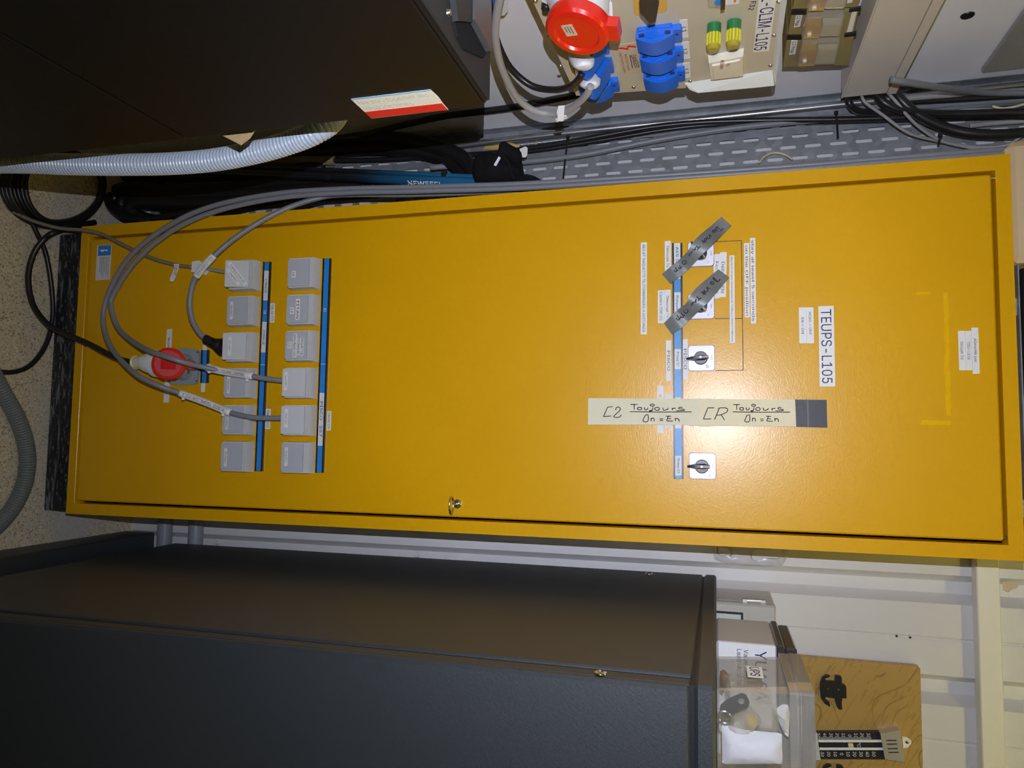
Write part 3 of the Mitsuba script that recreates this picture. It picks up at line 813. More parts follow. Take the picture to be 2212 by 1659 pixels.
cA = cable('grey_cable', YP([(2190, 322, .06), (1900, 344, .06), (1700, 360, .06), (1400, 381, .06), (1130, 397, .05), (900, 404, .035), (740, 408, .02), (600, 418, 0), (460, 445, -.025), (360, 490, -.04), (280, 555, -.05), (236, 630, -.05), (223, 690, -.05), (240, 750, -.07), (290, 805, -.105), (340, 832, -.10), (400, 853, -.06), (440, 868, -.05), (490, 889, -.044), (540, 901, -.042), (575, 903, -.036), (616, 903, -.026)]), .0058, 'mat_cable_grey',
          'grey cable with a PISCO TEUPS tag looping low over the yellow door')
cB = cable('grey_cable', YP([(2190, 330, .055), (1900, 352, .055), (1700, 368, .055), (1400, 389, .055), (1130, 406, .045), (900, 413, .03), (740, 417, .015), (600, 428, -.005), (464, 457, -.03), (368, 501, -.045), (291, 566, -.055), (246, 634, -.055), (240, 662, -.055), (254, 706, -.06), (282, 734, -.085), (320, 757, -.122), (345, 766, -.130), (375, 776, -.124), (405, 785, -.105), (440, 793, -.075), (490, 804, -.048), (540, 812, -.046), (575, 818, -.038), (616, 823, -.026)]), .0058, 'mat_cable_grey',
          'grey cable with a TRANSMETTEUR tag crossing the red inlet flap')
cC = cable('grey_cable', YP([(1120, 412, .10), (900, 420, .08), (740, 421, .05), (680, 430, .03), (620, 450, 0), (560, 480, -.025), (500, 520, -.045), (450, 565, -.06), (420, 605, -.06), (410, 650, -.055), (415, 690, -.05), (430, 718, -.045), (450, 738, -.038)]), .0061, 'mat_cable_grey',
          'thicker grey cable curving over the small white block to the black moulded plug')
cD = cable('thin_grey_cable', YP([(-250, 300, -.40), (-130, 360, -.26), (-40, 415, -.16), (0, 440, -.125), (40, 463, -.10), (80, 480, -.08), (130, 493, -.06), (180, 497, -.05), (220, 506, -.04), (270, 531, -.04), (330, 558, -.03), (380, 572, -.022), (415, 577, -.02)]), .0042, 'mat_cable_olive',
          'thin grey cable rising from the floor to the small white block on the door')
cable('thin_grey_cable', YP([(448, 580, -.02), (470, 585, -.022), (498, 589, -.028)]), .0040, 'mat_cable_light', 'short thin grey cable between the white block and the Caméra CCD C2 socket')


def sleeve(parent, pts, r, txt, h, frac=.8, up=(0, -1, 0)):
    """white printed tube sleeve round a cable, with lettering facing the camera"""
    P = spline(pts, 8)
    k_ = obj('sleeve', sweep(P, r, 12), 'mat_label', parent, smooth=True)
    a, b = P[0], P[-1]
    e = (b - a) / np.linalg.norm(b - a)
    out = CAM - (a + b) / 2; out = out - e * (out @ e); out /= np.linalg.norm(out)
    ey = np.cross(out, e)
    m = text_mesh(txt, h, np.linalg.norm(b - a) * frac)
    F = frame((a + b) / 2 + out * (r - .0002), e, ey)
    mm = m.copy()
    # wrap on the tube, and follow its bend
    s = np.clip(mm.vertices[:, 0] / np.linalg.norm(b - a) + .5, 0, 1) * (len(P) - 1)
    i0 = np.clip(s.astype(int), 0, len(P) - 2); u = (s - i0)[:, None]
    cpos = P[i0] * (1 - u) + P[i0 + 1] * u
    th = mm.vertices[:, 1] / r
    rr = r + .0001 + mm.vertices[:, 2]
    mm.vertices = cpos + ey * (np.sin(th) * rr)[:, None] + out * (np.cos(th) * rr)[:, None]
    obj('lettering', mm, 'mat_ink', parent, smooth=False)
    return k_


sleeve(cB, YP([(546, 812.5, -.046), (490, 804, -.048), (446, 794.5, -.066)]), .0078, 'TRANSMETTEUR PISCO SUR TEUPS', .006, .78)
sleeve(cA, YP([(498, 892, -.044), (440, 868, -.05), (388, 849, -.066)]), .0078, 'PISCO  TEUPS L105-S7/L3', .006, .8)
sleeve(cC, YP([(424, 598, -.0605), (437, 579, -.0605), (450, 565, -.06), (462, 552, -.057)][::-1]), .0080, 'CCD + CHAUFFAGE', .0062, .85)
for (px, py, y, parent) in ((452, 798, -.064, cB), (534, 816, -.046, cB), (396, 856, -.062, cA), (482, 891, -.045, cA)):
    q = onY(px, py, y)
    obj('tie', cat(put(lathe([(.0078, -.0016), (.0088, -.0016), (.0088, .0016), (.0078, .0016)], 16), frame(q + np.array([-.004, 0, 0]), (0, 1, 0), (1, 0, .25))), cbox(q[0] + .003, q[0] + .0085, q[1] - .003, q[1] + .003, q[2] - .0025, q[2] + .0025, .0008)), 'mat_white_plastic', parent, smooth=False)
# flag tag on the thin cable
fp = [onY(180 + a * .1537, 500 + b * .1537, -.026)[[0, 2]] for a, b in ((1275, 455), (1348, 455), (1335, 540), (1290, 660), (1262, 710), (1220, 705), (1218, 665), (1255, 580), (1280, 510))]
k_ = obj('flag_tag', put(prism(Polygon(fp), 0, .0006), FR(0, 0, .026)), 'mat_label', cD, smooth=False)
q0, q1 = onY(180 + 1308 * .1537, 500 + 470 * .1537, -.0268), onY(180 + 1283 * .1537, 500 + 610 * .1537, -.0268)
e = q1 - q0
obj('lettering', put(text_mesh('CCD C3', .0065, np.linalg.norm(e)), frame((q0 + q1) / 2, e, np.cross((0, -1, 0), e))), 'mat_ink', cD, smooth=False)
# small white junction block
q = onY(430, 578, -.018)
blk = thing('junction_block', 'small white moulded block in the thin cable below the Caméra CCD C2 socket', 'block')
obj('body', cat(hull([(q[0] + dx, q[1] + dy, q[2] + dz) for dx, dz in ((-.014, .006), (-.012, -.012), (.012, -.013), (.0145, .004), (.0145, .010), (.004, .0195), (-.008, .017)) for dy in (-.010, .014)])), 'mat_white_plastic', blk, smooth=False)
obj('strain_relief', put(lathe([(0, 0), (.007, 0), (.0048, .010), (0, .010)], 16), frame(onY(421, 577.5, -.02), (1, 0, 0), (0, -1, 0)) @ np.diag([1, 1, -1, 1.0])), 'mat_white_plastic', blk)
# black moulded plug
pA, pB, pC, pD = onY(444, 733, -.040), onY(462, 742, -.034), onY(480, 750, -.022), onY(494, 751, -.018)


def el(c_, rx, ry, n=16):
    return [c_ + np.array([rx * math.cos(i * 2 * math.pi / n), ry * math.sin(i * 2 * math.pi / n), -.25 * rx * math.cos(i * 2 * math.pi / n)]) for i in range(n)]


obj('moulded_plug', cat(hull(el(pA, .0105, .010) + el(pB, .0115, .011)), hull(el(pB, .011, .0105) + el(pC, .020, .016)), hull(el(pC, .020, .016) + el(pD, .0225, .019))), 'mat_black_rubber', None,
    'black moulded mains plug in the open third socket of the lower row', 'plug', smooth=45)

# black mains cable of the inlet and its coil on the floor
cable('black_cable', [a3 - ax / L_ * .004, a3 + ax / L_ * .010] + YP([(262, 777, -.055), (230, 763, -.05), (190, 742, -.045), (130, 716, -.045), (97, 695, -.05), (70, 655, -.055), (61, 600, -.06), (72, 550, -.055), (95, 517, -.045), (122, 500, -.03)]) + [onZ(165, 488, .03), onZ(205, 480, .03)], .0068, 'mat_black_rubber',
      'black mains cable looping from the floor coil to the white plug of the red inlet')
cable('black_cable', [onZ(a, b, .009) for a, b in ((60, 462), (78, 500), (98, 545), (110, 610), (114, 680), (101, 740), (70, 785), (32, 803), (-12, 800), (-120, 770), (-300, 700))], .0058, 'mat_black_rubber', 'black cable lying in an arc on the floor in front of the black plinth')
coil = thing('cable_coil', 'coil of black cable lying on the floor left of the cabinet foot', 'coil')
for i in range(7):
    pts = []
    for a in np.linspace(0, 2 * math.pi, 26):
        ca_, sa_ = math.cos(a), math.sin(a)
        px = 120 + ca_ * ((106 - 1.2 * i) if ca_ > 0 else (116 - 8.5 * i)); py = 398 + sa_ * ((94 - 2.2 * i) if sa_ > 0 else (75 - 2 * i))
        pts.append(onZ(px, py, .007 + .0085 * (i % 3)))
    obj('turn', sweep(spline(pts, 4), .0055, 10), 'mat_black_rubber', coil, smooth=True)
obj('floor_conduit', ribbed([onZ(a, b, .02) for a, b in ((-330, 560), (-200, 610), (-70, 720), (8, 850), (38, 905), (56, 960), (59, 1010), (47, 1060), (18, 1110), (-40, 1160), (-200, 1230), (-330, 1250))], .0185, .0022, .0065, 20), 'mat_conduit', None,
    'grey corrugated conduit curving over the speckled floor in front of the cabinet', 'conduit', smooth=40)
for i, (px, lab) in enumerate(((356, 'lower'), (423, 'upper'))):
    q = onY(px, 1150, .285)
    obj('grey_pipe', rod((CW - .15, .285, q[2]), (1.25, .285, q[2]), .0195, 24), 'mat_pipe_grey', None, f'{lab} of two smooth grey pipes running from the cabinet foot behind the dark rack', 'pipe', 'grey pipes behind the rack')

# ------------------------------------------------------------------ light blue corrugated hose and dark tubes between tower and cabinet
obj('corrugated_hose', ribbed(YP([(-60, 352, -.52), (60, 352, -.52), (150, 355, -.515), (250, 356, -.51), (360, 354, -.50), (460, 346, -.50), (560, 327, -.50), (640, 303, -.50), (690, 281, -.50), (722, 256, -.48), (735, 225, -.45)]), .0172, .0017, .0057, 22), 'mat_hose_blue', None,
    'pale blue-grey corrugated hose running up beside the black tower', 'hose', smooth=40)
for pts, r, lab in (
        ([(240, 450, .26), (222, 420, .25), (226, 392, .24), (262, 380, .23), (420, 380, .23), (560, 374, .24), (700, 362, .28)], .018, 'thick black tube in the dark gap just beside the pale hose'),
        ([(300, 474, .21), (255, 448, .21), (244, 424, .21), (262, 409, .2), (310, 410, .2), (420, 412, .2), (560, 405, .2), (700, 396, .19), (860, 392, .2)], .018, 'thick black tube in the gap between the hose and the trekking poles'),
        ([(352, 482, .18), (302, 468, .18), (282, 450, .17), (310, 438, .17), (400, 440, .17), (520, 436, .16), (640, 424, .16), (800, 412, .18)], .017, 'added thick black tube darkening the gap under the trekking poles close to the cabinet'),  # added fill that hides the pale wall and keeps the gap dark
        ([(330, 480, .2), (278, 458, .2), (262, 436, .19), (290, 421, .19), (400, 424, .19), (520, 420, .18), (680, 408, .17), (800, 402, .2)], .015, 'added black tube darkening the gap directly below the trekking poles'),  # second added tube, also put in to darken the gap
        ([(330, 474, .14), (400, 462, .13), (480, 446, .12), (620, 432, .13), (760, 423, .15), (900, 413, .17), (1180, 401, .22)], .010, 'black cable hugging the left side of the cabinet'),
        ([(230, 400, .20), (233, 425, .18), (243, 450, .16), (272, 470, .15), (310, 477, .15), (350, 478, .17)], .0125, 'dusty black hose bending behind the lower corner of the cabinet'),
        ([(350, 395, .25), (342, 420, .24), (348, 445, .22), (372, 466, .2), (385, 470, .2)], .0115, 'short dusty black hose in front of the lit floor patch behind the cabinet'),
        ([(560, 318, .28), (640, 308, .28), (740, 300, .27), (850, 300, .25), (945, 318, .22), (1003, 345, .2), (1030, 388, .18)], .0185, 'fat black cable bending down behind the black strap, outer of two'),
        ([(560, 345, .29), (640, 333, .29), (740, 325, .28), (850, 322, .26), (935, 335, .24), (985, 358, .22), (1006, 390, .2)], .0175, 'fat black cable bending down behind the black strap, inner of two')):
    cable('black_tube', YP(pts), r, 'mat_black_rubber', lab, 'tube', n=8, sides=16)
obj('split_conduit', ribbed(YP([(540, 350, .27), (600, 348, .27), (660, 347, .27), (722, 347, .27)]), .012, .0015, .004, 16), 'mat_olive_box', None, 'olive corrugated conduit ending beside the fat black cables', 'conduit', smooth=40)
cable('black_cable', YP([(700, 347, .27), (820, 345, .28), (940, 338, .29), (1060, 331, .29), (1160, 318, .285), (1250, 303, .28), (1330, 288, .28), (1420, 273, .28), (1520, 264, .28), (1640, 260, .28), (1800, 258, .28), (1950, 254, .28), (2260, 243, .28)]), .0066, 'mat_black', 'black cable running the whole height of the cable tray')
cable('black_cable', YP([(1040, 338, .295), (1160, 325, .29), (1250, 311, .29), (1340, 296, .29), (1430, 281, .29), (1530, 270, .29), (1650, 265, .29), (1800, 263, .29), (2260, 250, .29)]), .0055, 'mat_black', 'thinner black cable beside the full-height one in the cable tray')
cable('thin_grey_cable', YP([(930, 362, .22), (1060, 352, .25), (1140, 349, .26), (1260, 334, .265), (1400, 306, .27), (1500, 289, .275), (1600, 275, .28), (1750, 260, .285), (1900, 247, .285), (2260, 213, .285)]), .0072, 'mat_cable_grey', 'grey cable crossing the perforated tray obliquely')
# poles
ppx = [(330, 366, .11), (520, 374, .12), (700, 381.5, .125), (916, 390, .13), (1045, 395, .135)]
for nm, pts, r, lab in (('trekking_pole', ppx, .0105, 'blue and black trekking pole with white lettering leaning beside the cabinet'),
                        ('trekking_pole', [(330, 352, .13), (520, 360, .14), (700, 368, .145), (916, 377.5, .15), (1045, 384, .155)], .0062, 'thinner trekking pole shaft lying behind the lettered one')):
    P = spline(YP(pts), 12)
    t = thing(nm, lab, 'pole', None)
    i = int(len(P) * .52)
    obj('lower_shaft', sweep(P[:i + 1], r, 16), 'mat_pole_black', t, smooth=True)
    obj('upper_shaft', sweep(P[i:], r + .0004, 16), 'mat_pole', t, smooth=True)
    if r > .01:
        a, b = onY(884, 389, .13), onY(960, 392.3, .13)
        e = (b - a) / np.linalg.norm(b - a); mid = (a + b) / 2
        out = CAM - mid; out -= e * (out @ e); out /= np.linalg.norm(out); ey = np.cross(out, e)
        m = text_mesh('NEWFEEL', .0105, np.linalg.norm(b - a), True); rr = r + .0013
        th = (m.vertices[:, 1] - .0068) / rr; m.vertices = mid + e * m.vertices[:, :1] + ey * (np.sin(th) * (rr + m.vertices[:, 2]))[:, None] + out * (np.cos(th) * (rr + m.vertices[:, 2]))[:, None]
        obj('lettering', m, 'mat_white_tick', t, smooth=False)
    else:
        q = onY(961, 379, .150)
        obj('clip', cat(cbox(q[0] - .010, q[0] + .009, q[1] - .011, q[1] + .004, q[2] - .006, q[2] + .006, .002)), 'mat_black', t, smooth=False)


def pillow(poly, y, thick, step=.006, seed=0, amp=.25, back=.4):
    """soft body whose outline lies at depth y, swelling towards -y"""
    from scipy.spatial import Delaunay
    rng = np.random.RandomState(seed)
    x0, z0_, x1, z1_ = poly.bounds
    pts = [list(poly.exterior.interpolate(s).coords[0]) for s in np.arange(0, poly.exterior.length, step * .8)]
    nb = len(pts)
    for a in np.arange(x0, x1, step):
        for b in np.arange(z0_, z1_, step):
            q_ = (a + rng.uniform(-.2, .2) * step, b + rng.uniform(-.2, .2) * step)
            if poly.contains(Point(q_)) and poly.exterior.distance(Point(q_)) > step * .4: pts.append(list(q_))
    pts = np.array(pts); tri = Delaunay(pts).simplices
    tri = np.array([t_ for t_ in tri if poly.buffer(1e-5).contains(Point(pts[t_].mean(0)))])
    d = np.array([poly.exterior.distance(Point(q_)) for q_ in pts]); d[:nb] = 0
    dm = d.max()
    u = np.clip(d / (dm * .85), 0, 1)
    h = thick * np.sqrt(np.clip(1 - (1 - u) ** 2, 0, 1)) * (1 - amp + amp * 2 * meshkit.noise(np.c_[pts * 45, pts[:, :1] * 0], seed))
    v = np.vstack([np.c_[pts[:, 0], y - h, pts[:, 1]], np.c_[pts[:, 0], y + h * back + .0005, pts[:, 1]]])
    a, b, c_ = pts[tri[:, 0]], pts[tri[:, 1]], pts[tri[:, 2]]
    s = ((b[:, 0] - a[:, 0]) * (c_[:, 1] - a[:, 1]) - (b[:, 1] - a[:, 1]) * (c_[:, 0] - a[:, 0])) > 0
    tri = np.where(s[:, None], tri, tri[:, ::-1])
    return trimesh.Trimesh(v, np.vstack([tri, tri[:, ::-1] + len(pts)]), process=False)


sg = lambda pts, y: Polygon([onY(900 + a * .226, 200 + b * .226, y)[[0, 2]] for a, b in pts]).buffer(0)
stp = thing('hand_strap', 'black padded mesh hand straps of the trekking poles bunched against the cable tray', 'strap')
obj('pad', pillow(sg([(545, 660), (600, 600), (720, 575), (800, 600), (900, 640), (1000, 640), (1015, 700), (1030, 800), (960, 850), (900, 882), (700, 892), (570, 884), (538, 800)], .09), .09, .035, seed=1), 'mat_black_cloth', stp, smooth=True)
obj('loop', pillow(sg([(780, 560), (800, 500), (850, 468), (900, 500), (960, 530), (1000, 570), (1015, 650), (940, 690), (860, 660), (800, 720), (760, 700)], .06), .06, .022, seed=2), 'mat_black_cloth', stp, smooth=True)
obj('strap_end', pillow(sg([(900, 850), (1000, 800), (1060, 780), (1130, 800), (1205, 842), (1100, 856), (980, 862), (880, 884), (850, 870)], .075), .075, .016, seed=3), 'mat_black_cloth', stp, smooth=True)
obj('wrist_band', cable_mesh(YP([(1046, 372, .065), (1060, 352, .045), (1082, 335, .04), (1098, 352, .05), (1104, 372, .055), (1112, 388, .06)]), .004, 8, 8), 'mat_black_cloth', stp, smooth=True)
A = [onY(900 + a * .226, 200 + b * .226, .028) for a, b in ((738, 695), (785, 612), (805, 625), (760, 706))]
obj('white_tab', put(prism(Polygon([q_[[0, 2]] for q_ in A]), 0, .0016), FR(0, 0, -.028)), 'mat_white_paper', stp, smooth=False, label='small white tab')
A = Polygon([onY(900 + a * .226, 200 + b * .226, .1)[[0, 2]] for a, b in ((985, 540), (1040, 515), (1062, 530), (1058, 600), (1040, 622), (1000, 620))])
obj('care_label', put(prism(A, 0, .001), FR(0, 0, -.10)), 'mat_label', stp, smooth=False, label='white printed care label')
obj('foam_scrap', pillow(Polygon([onY(900 + a * .226, 200 + b * .226, .30)[[0, 2]] for a, b in ((625, 545), (660, 510), (740, 505), (860, 480), (1000, 490), (1010, 540), (1130, 500), (1130, 475), (1180, 455), (1200, 500), (1120, 540), (900, 560))]), .300, .012, seed=5, step=.004), 'mat_foam', None,
    'crumbly yellow foam filler along the edge of the cable tray', 'foam', smooth=True)

# ------------------------------------------------------------------ perforated cable tray and steel conduit
TY = .312
tray = thing('cable_tray', 'perforated galvanised cable tray running up the corner left of the cabinet', 'cable tray')
rows = [(onY(1782, 288, TY)[0], onY(1782, 288, TY)[2]), (onY(1756, 314, TY)[0], onY(1756, 314, TY)[2]), (onY(1782, 336, TY)[0], onY(1782, 336, TY)[2])]
pitch = (onY(1893, 278, TY)[2] - onY(1782, 288, TY)[2]) / 2
rows.append((rows[2][0] + (rows[2][0] - rows[1][0]), rows[1][1])); rows.insert(0, (rows[0][0] - (rows[1][0] - rows[0][0]), rows[1][1]))
x0t, x1t = WX + .012, -.062
sheet = sbox(x0t, .02, x1t, 2.60)
holes = []
for (rx, rz) in rows:
    for i in range(-40, 30):
        zz = rz + i * pitch
        if .08 < zz < 2.70 and x0t + .012 < rx < x1t - .010:
            holes.append(sbox(rx - .0001, zz - .0135, rx + .0001, zz + .0135).buffer(.0040, quad_segs=3))
for i in range(-6, 4):
    holes.append(Point(x1t - .012, rows[1][1] + .12 * i).buffer(.0045, quad_segs=4))
sheet = sheet.difference(unary_union(holes))
obj('sheet', put(prism(sheet, -.001, .0005), FR(0, 0, -TY)), 'mat_galvanised', tray, smooth=False)
obj('flange', cat(cbox(x1t - .0012, x1t, TY - .045, TY, .02, 2.60), cbox(x1t - .010, x1t - .0012, TY - .046, TY - .0445, .02, 2.60)), 'mat_galvanised', tray, smooth=False)
obj('flange', cat(cbox(x0t, x0t + .0012, TY - .030, TY, .02, 2.60)), 'mat_galvanised', tray, smooth=False)
cable('steel_conduit', YP([(900, 330, .285), (1040, 309, .285), (1300, 279, .285), (1500, 259, .285), (1700, 238, .285), (1840, 223, .285), (2260, 178, .285)]), .0075, 'mat_steel_tube', 'bare steel conduit in the corner beside the left wall', 'conduit')
obj('flexible_conduit', ribbed(YP([(1080, 318, .297), (1250, 298, .297), (1400, 281, .297), (1540, 266, .297), (1650, 254, .297)]), .0085, .0010, .0032, 14), 'mat_steel_tube', None, 'thin ribbed steel hose beside the bare conduit', 'conduit', smooth=40)
for i, (pts, r, m, lab) in enumerate((
        ([(1832, 205, .20), (1836, 225, .20), (1855, 240, .22), (1900, 243, .24), (2000, 246, .25), (2260, 252, .25)], .0070, 'mat_black', 'black cable leaving the bottom of the beige trunking at its left corner'),
        ([(1928, 190, .20), (1950, 220, .20), (1990, 252, .21), (2050, 278, .22), (2110, 289, .22), (2180, 289, .22), (2260, 280, .22)], .0100, 'mat_black', 'thick black cable swinging out of the beige trunking'),
        ([(1890, 200, .19), (1915, 225, .19), (1960, 240, .2), (2060, 246, .22), (2260, 240, .22)], .0080, 'mat_black', 'black cable leaving the middle of the beige trunking'),
        ([(1860, 205, .19), (1870, 222, .19), (1905, 247, .21), (1960, 286, .23), (2015, 302, .25), (2070, 312, .25), (2120, 318, .25), (2175, 313, .24), (2215, 288, .22), (2260, 260, .2)], .0032, 'mat_cable_light', 'thin grey cable drooping from the beige trunking, outer'),
        ([(1918, 200, .19), (1940, 225, .19), (1962, 252, .2), (1990, 278, .22), (2030, 303, .24), (2085, 317, .25), (2140, 325, .25), (2190, 312, .24), (2260, 275, .2)], .0032, 'mat_cable_light', 'thin grey cable drooping from the beige trunking, inner'),
        ([(1925, 172, -.0), (1960, 178, .02), (2030, 189, .1), (2100, 198, .2), (2160, 201, .25), (2260, 200, .26)], .0062, 'mat_cable_grey', 'grey cable coming over the top of the beige trunking'),
        ([(1942, 214, .25), (2020, 208, .26), (2100, 203, .27), (2260, 192, .27)], .0055, 'mat_cable_light', 'pale grey cable high in the corner beside the left wall'),
        ([(1942, 222, .26), (2050, 216, .27), (2260, 203, .27)], .0065, 'mat_black', 'black cable high in the corner beneath the pale grey one'),
        ([(1950, 234, .27), (2060, 226, .28), (2260, 212, .28)], .0068, 'mat_cable_grey', 'grey cable high in the corner beneath the black one'),
        ([(2060, 240, .29), (2110, 236, .28), (2260, 238, .27)], .0045, 'mat_cable_grey', 'thin dark grey cable near the top of the tray'),
        ([(2095, 272, .28), (2150, 266, .28), (2260, 258, .27)], .0050, 'mat_cable_light', 'pale cable end in the tray above the slots'),
        ([(2144, 230, .24), (2165, 234, .24), (2190, 231, .24), (2230, 220, .24)], .0026, 'mat_gland', 'short cream wire end near the top of the tray'),
        ([(1640, 352, .27), (1652, 338, .28), (1672, 330, .29), (1695, 334, .29), (1712, 344, .28)], .0022, 'mat_gland', 'short cream wire arching over the tray slots'))):
    cable('tray_cable', YP(pts), r, m, lab)
for (a, b, y0_, lab) in (((1227, 297), (1217, 385), .258, 'long black cable tie across the tray slots'), ((1806, 244), (1810, 300), .262, 'black cable tie below the beige trunking'), ((2031, 292), (2027, 313), .225, 'small black cable tie on the two thin grey cables')):
    A, B = onY(*a, y0_), onY(*b, y0_ + .012)
    obj('cable_tie', cat(sweep([A, (A + B) / 2 + np.array([0, -.003, 0]), B], .0024, 6), cbox(A[0] - .004, A[0] + .004, A[1] - .004, A[1] + .002, A[2] - .004, A[2] + .004, .001)), 'mat_black', None, lab, 'cable tie', smooth=False)

# ------------------------------------------------------------------ trunking and breakers on the left wall
DX = WX + .075
duct = thing('trunking', 'beige plastic cable trunking across the left wall', 'trunking')
za, zb = onX(1817, 212, DX)[2], onX(1916, 200, DX)[2]
zc = onX(1938, 197, DX)[2]
ye = onX(1870, 207, DX)[1]
obj('body', cat(cbox(WX, DX - .006, -1.3, ye, za + .001, zc - .001, .001)), 'mat_trunking', duct, smooth=False)
obj('cover', cat(cbox(DX - .006, DX, -1.3, ye - .002, za + .004, zb, .001)), 'mat_trunking', duct, smooth=False)
obj('edge_strip', cbox(DX - .006, DX + .0015, -1.3, ye + .002, zb + .0015, zc, .001), 'mat_trunking', duct, smooth=False)
obj('edge_strip', cbox(DX - .006, DX + .0008, -1.3, ye, za, za + .0035, .001), 'mat_trunking', duct, smooth=False)

XB = -.20      # front of the breaker bases
bz = lambda px, py, x_=XB: onX(px, py, x_)
s_ = .0965
mod = lambda a, b, x_: onX(1690 + a * s_, b * s_, x_)


def xpoly(pts, x_a, x_b):
    """polygon given by (y, z) points, extruded from x_a to x_b"""
    m = prism(Polygon([(p_[1], p_[2]) for p_ in pts]).buffer(0), 0, x_b - x_a)
    return put(m, LF(0, 0, x_a))


mods = [(0, 860, 1500, 'nearest to the corner of the room'), (1, 300, 850, 'in the middle of the row'), (2, -260, 200, 'at the top edge of the photo')]
dxs = [0, 105, 215]
for (i, b0, b1, lab) in mods:
    t = thing('breaker_module', 'clear-covered olive breaker module beside the trunking, ' + lab, 'breaker', 'breaker modules on the left wall')
    o = dxs[i]
    obj('base', xpoly([mod(105 + o, b0, XB), (mod(1600 + o * 1.0, b0 - 60, XB)), (mod(1480 + o * .9, b1 - 40, XB)), mod(10 + o, b1, XB)], WX, XB), 'mat_olive_box', t, smooth=False)
    sx = o
    hh_ = (b1 - b0) / 640.0
    f_ = lambda a, b: mod(a + sx, b0 + (b - 860) * hh_, XB + .002)
    g_ = lambda a, b: mod(a + sx, b0 + (b - 860) * hh_, XB + .016)
    obj('breaker_body', xpoly([f_(420, 1010), f_(770, 980), f_(700, 1330), f_(360, 1350)], XB, XB + .014), 'mat_amber', t, smooth=False)
    q = f_(495, 1180)
    obj('lever', put(lathe([(0, 0), (.0045, 0), (.0035, .006), (0, .006)], 12), LF(q[1], q[2], XB + .014)), 'mat_cream_plastic', t)
    obj('inner_paper', xpoly([f_(800, 1010), f_(1230, 985), f_(1150, 1300), f_(720, 1310)], XB, XB + .012), 'mat_paper_cream', t, smooth=False)
    obj('brown_band', xpoly([f_(745, 1315), f_(1140, 1305), f_(1130, 1390), f_(735, 1400)], XB, XB + .008), 'mat_brown', t, smooth=False)
    cvr = Polygon([(p_[1], p_[2]) for p_ in (g_(440, 960), g_(1290, 930), g_(1190, 1420), g_(320, 1450))])
    inner = cvr.buffer(-.0015)
    obj('clear_cover', put(cat(prism(cvr.difference(inner), -.014, .012), prism(cvr, .012, .0135)), LF(0, 0, XB + .004)), 'mat_frosted', t, smooth=False)
    lb = xpoly([f_(200, 925), f_(345, 905), f_(290, 1220), f_(150, 1240)], XB, XB + .0012)
    k_ = obj('label_plate', lb, 'mat_label', t, smooth=False)
    u, w_ = (f_(272, 915) + f_(220, 1230)) / 2, f_(275, 930)
    obj('lettering', put(text_mesh(('L1 frigo', 'L2 frigo', 'L3 frigo')[2 - i], .006, abs(f_(220, 1200)[1] - f_(272, 950)[1])), LF(u[1], u[2], XB + .0012)), 'mat_ink', k_, smooth=False)
    if i:
        obj('label_plate', xpoly([mod(1560, b0 - 50, XB), mod(1670, b0 - 60, XB), mod(1560, b1 - 155, XB), mod(1440, b1 - 140, XB)], XB, XB + .0012), 'mat_label', t, smooth=False)
    obj('black_joint', xpoly([mod(110 + o * .95, b0 - 90, XB), mod(440 + o, b0 - 90, XB), mod(430 + o, b0 - 5, XB), mod(95 + o * .95, b0 - 5, XB)], XB, XB + .003), 'mat_black', t, smooth=False)
    if i < 2:
        obj('black_joint', xpoly([mod(1400 + o, b0 - 125, XB), mod(1660 + o, b0 - 175, XB), mod(1650 + o, b0 - 95, XB), mod(1385 + o, b0 - 60, XB)], XB, XB + .003), 'mat_black', t, smooth=False)

# ------------------------------------------------------------------ distribution panel on the left wall
XP = -.13
pan = thing('distribution_panel', 'beige power panel on the left wall carrying red and blue sockets and the L-CLIM-L105 label', 'panel')
pn = lambda px, py, x_=XP: onX(px, py, x_)
face = [pn(1120, -65), pn(1245, 207), pn(1482, 190), pn(1482, 178), pn(1668, 151), pn(1700, -60)]
obj('body', xpoly(face, WX, XP), 'mat_panel', pan, smooth=False)


def quadplate(pts, th=.0015):
    P = [np.array(p_) for p_ in pts]
    nrm = np.cross(P[1] - P[0], P[2] - P[0]); nrm /= np.linalg.norm(nrm)
    return hull(P + [p_ + nrm * th for p_ in P])


obj('folded_lip', quadplate([pn(1478, 179, XP), pn(1668, 151, XP), pn(1673, 185, XP + .014), pn(1640, 189, XP + .014), pn(1508, 201, XP + .014), pn(1490, 194, XP + .008)]), 'mat_panel_lip', pan, smooth=False)
obj('folded_lip', quadplate([pn(1668, 151, XP), pn(1690, -60, XP), pn(1706, -60, XP + .012), pn(1674, 184, XP + .013)]), 'mat_panel_lip', pan, smooth=False)
for a, b in ((1156, 3), (1187, 79), (1211, 143), (1369, 188), (1491, 175), (1664, 141), (1682, 4), (1672, 76)):
    q = pn(a, b)
    obj('screw', put(cat(lathe([(0, 0), (.0038, 0), (.0030, .0016), (0, .002)], 14), cbox(-.0028, .0028, -.0005, .0005, .0018, .0023)), LF(q[1], q[2], XP, 35)), 'mat_steel', pan, smooth=40)


def pquad(pts, x_a, x_b):
    return xpoly([pn(a, b, x_b) for a, b in pts], x_a, x_b)


def ptext(s, p0, p1, h, x_, ink='mat_ink', parent=None, bold=False):
    A, B = pn(*p0, x_), pn(*p1, x_)
    d = B - A
    F = frame((A + B) / 2, d, (0, 0, 1) if abs(d[1]) > abs(d[2]) else (0, -1, 0))
    return obj('lettering', put(text_mesh(s, h, np.linalg.norm(d), bold), F), ink, parent, smooth=False)


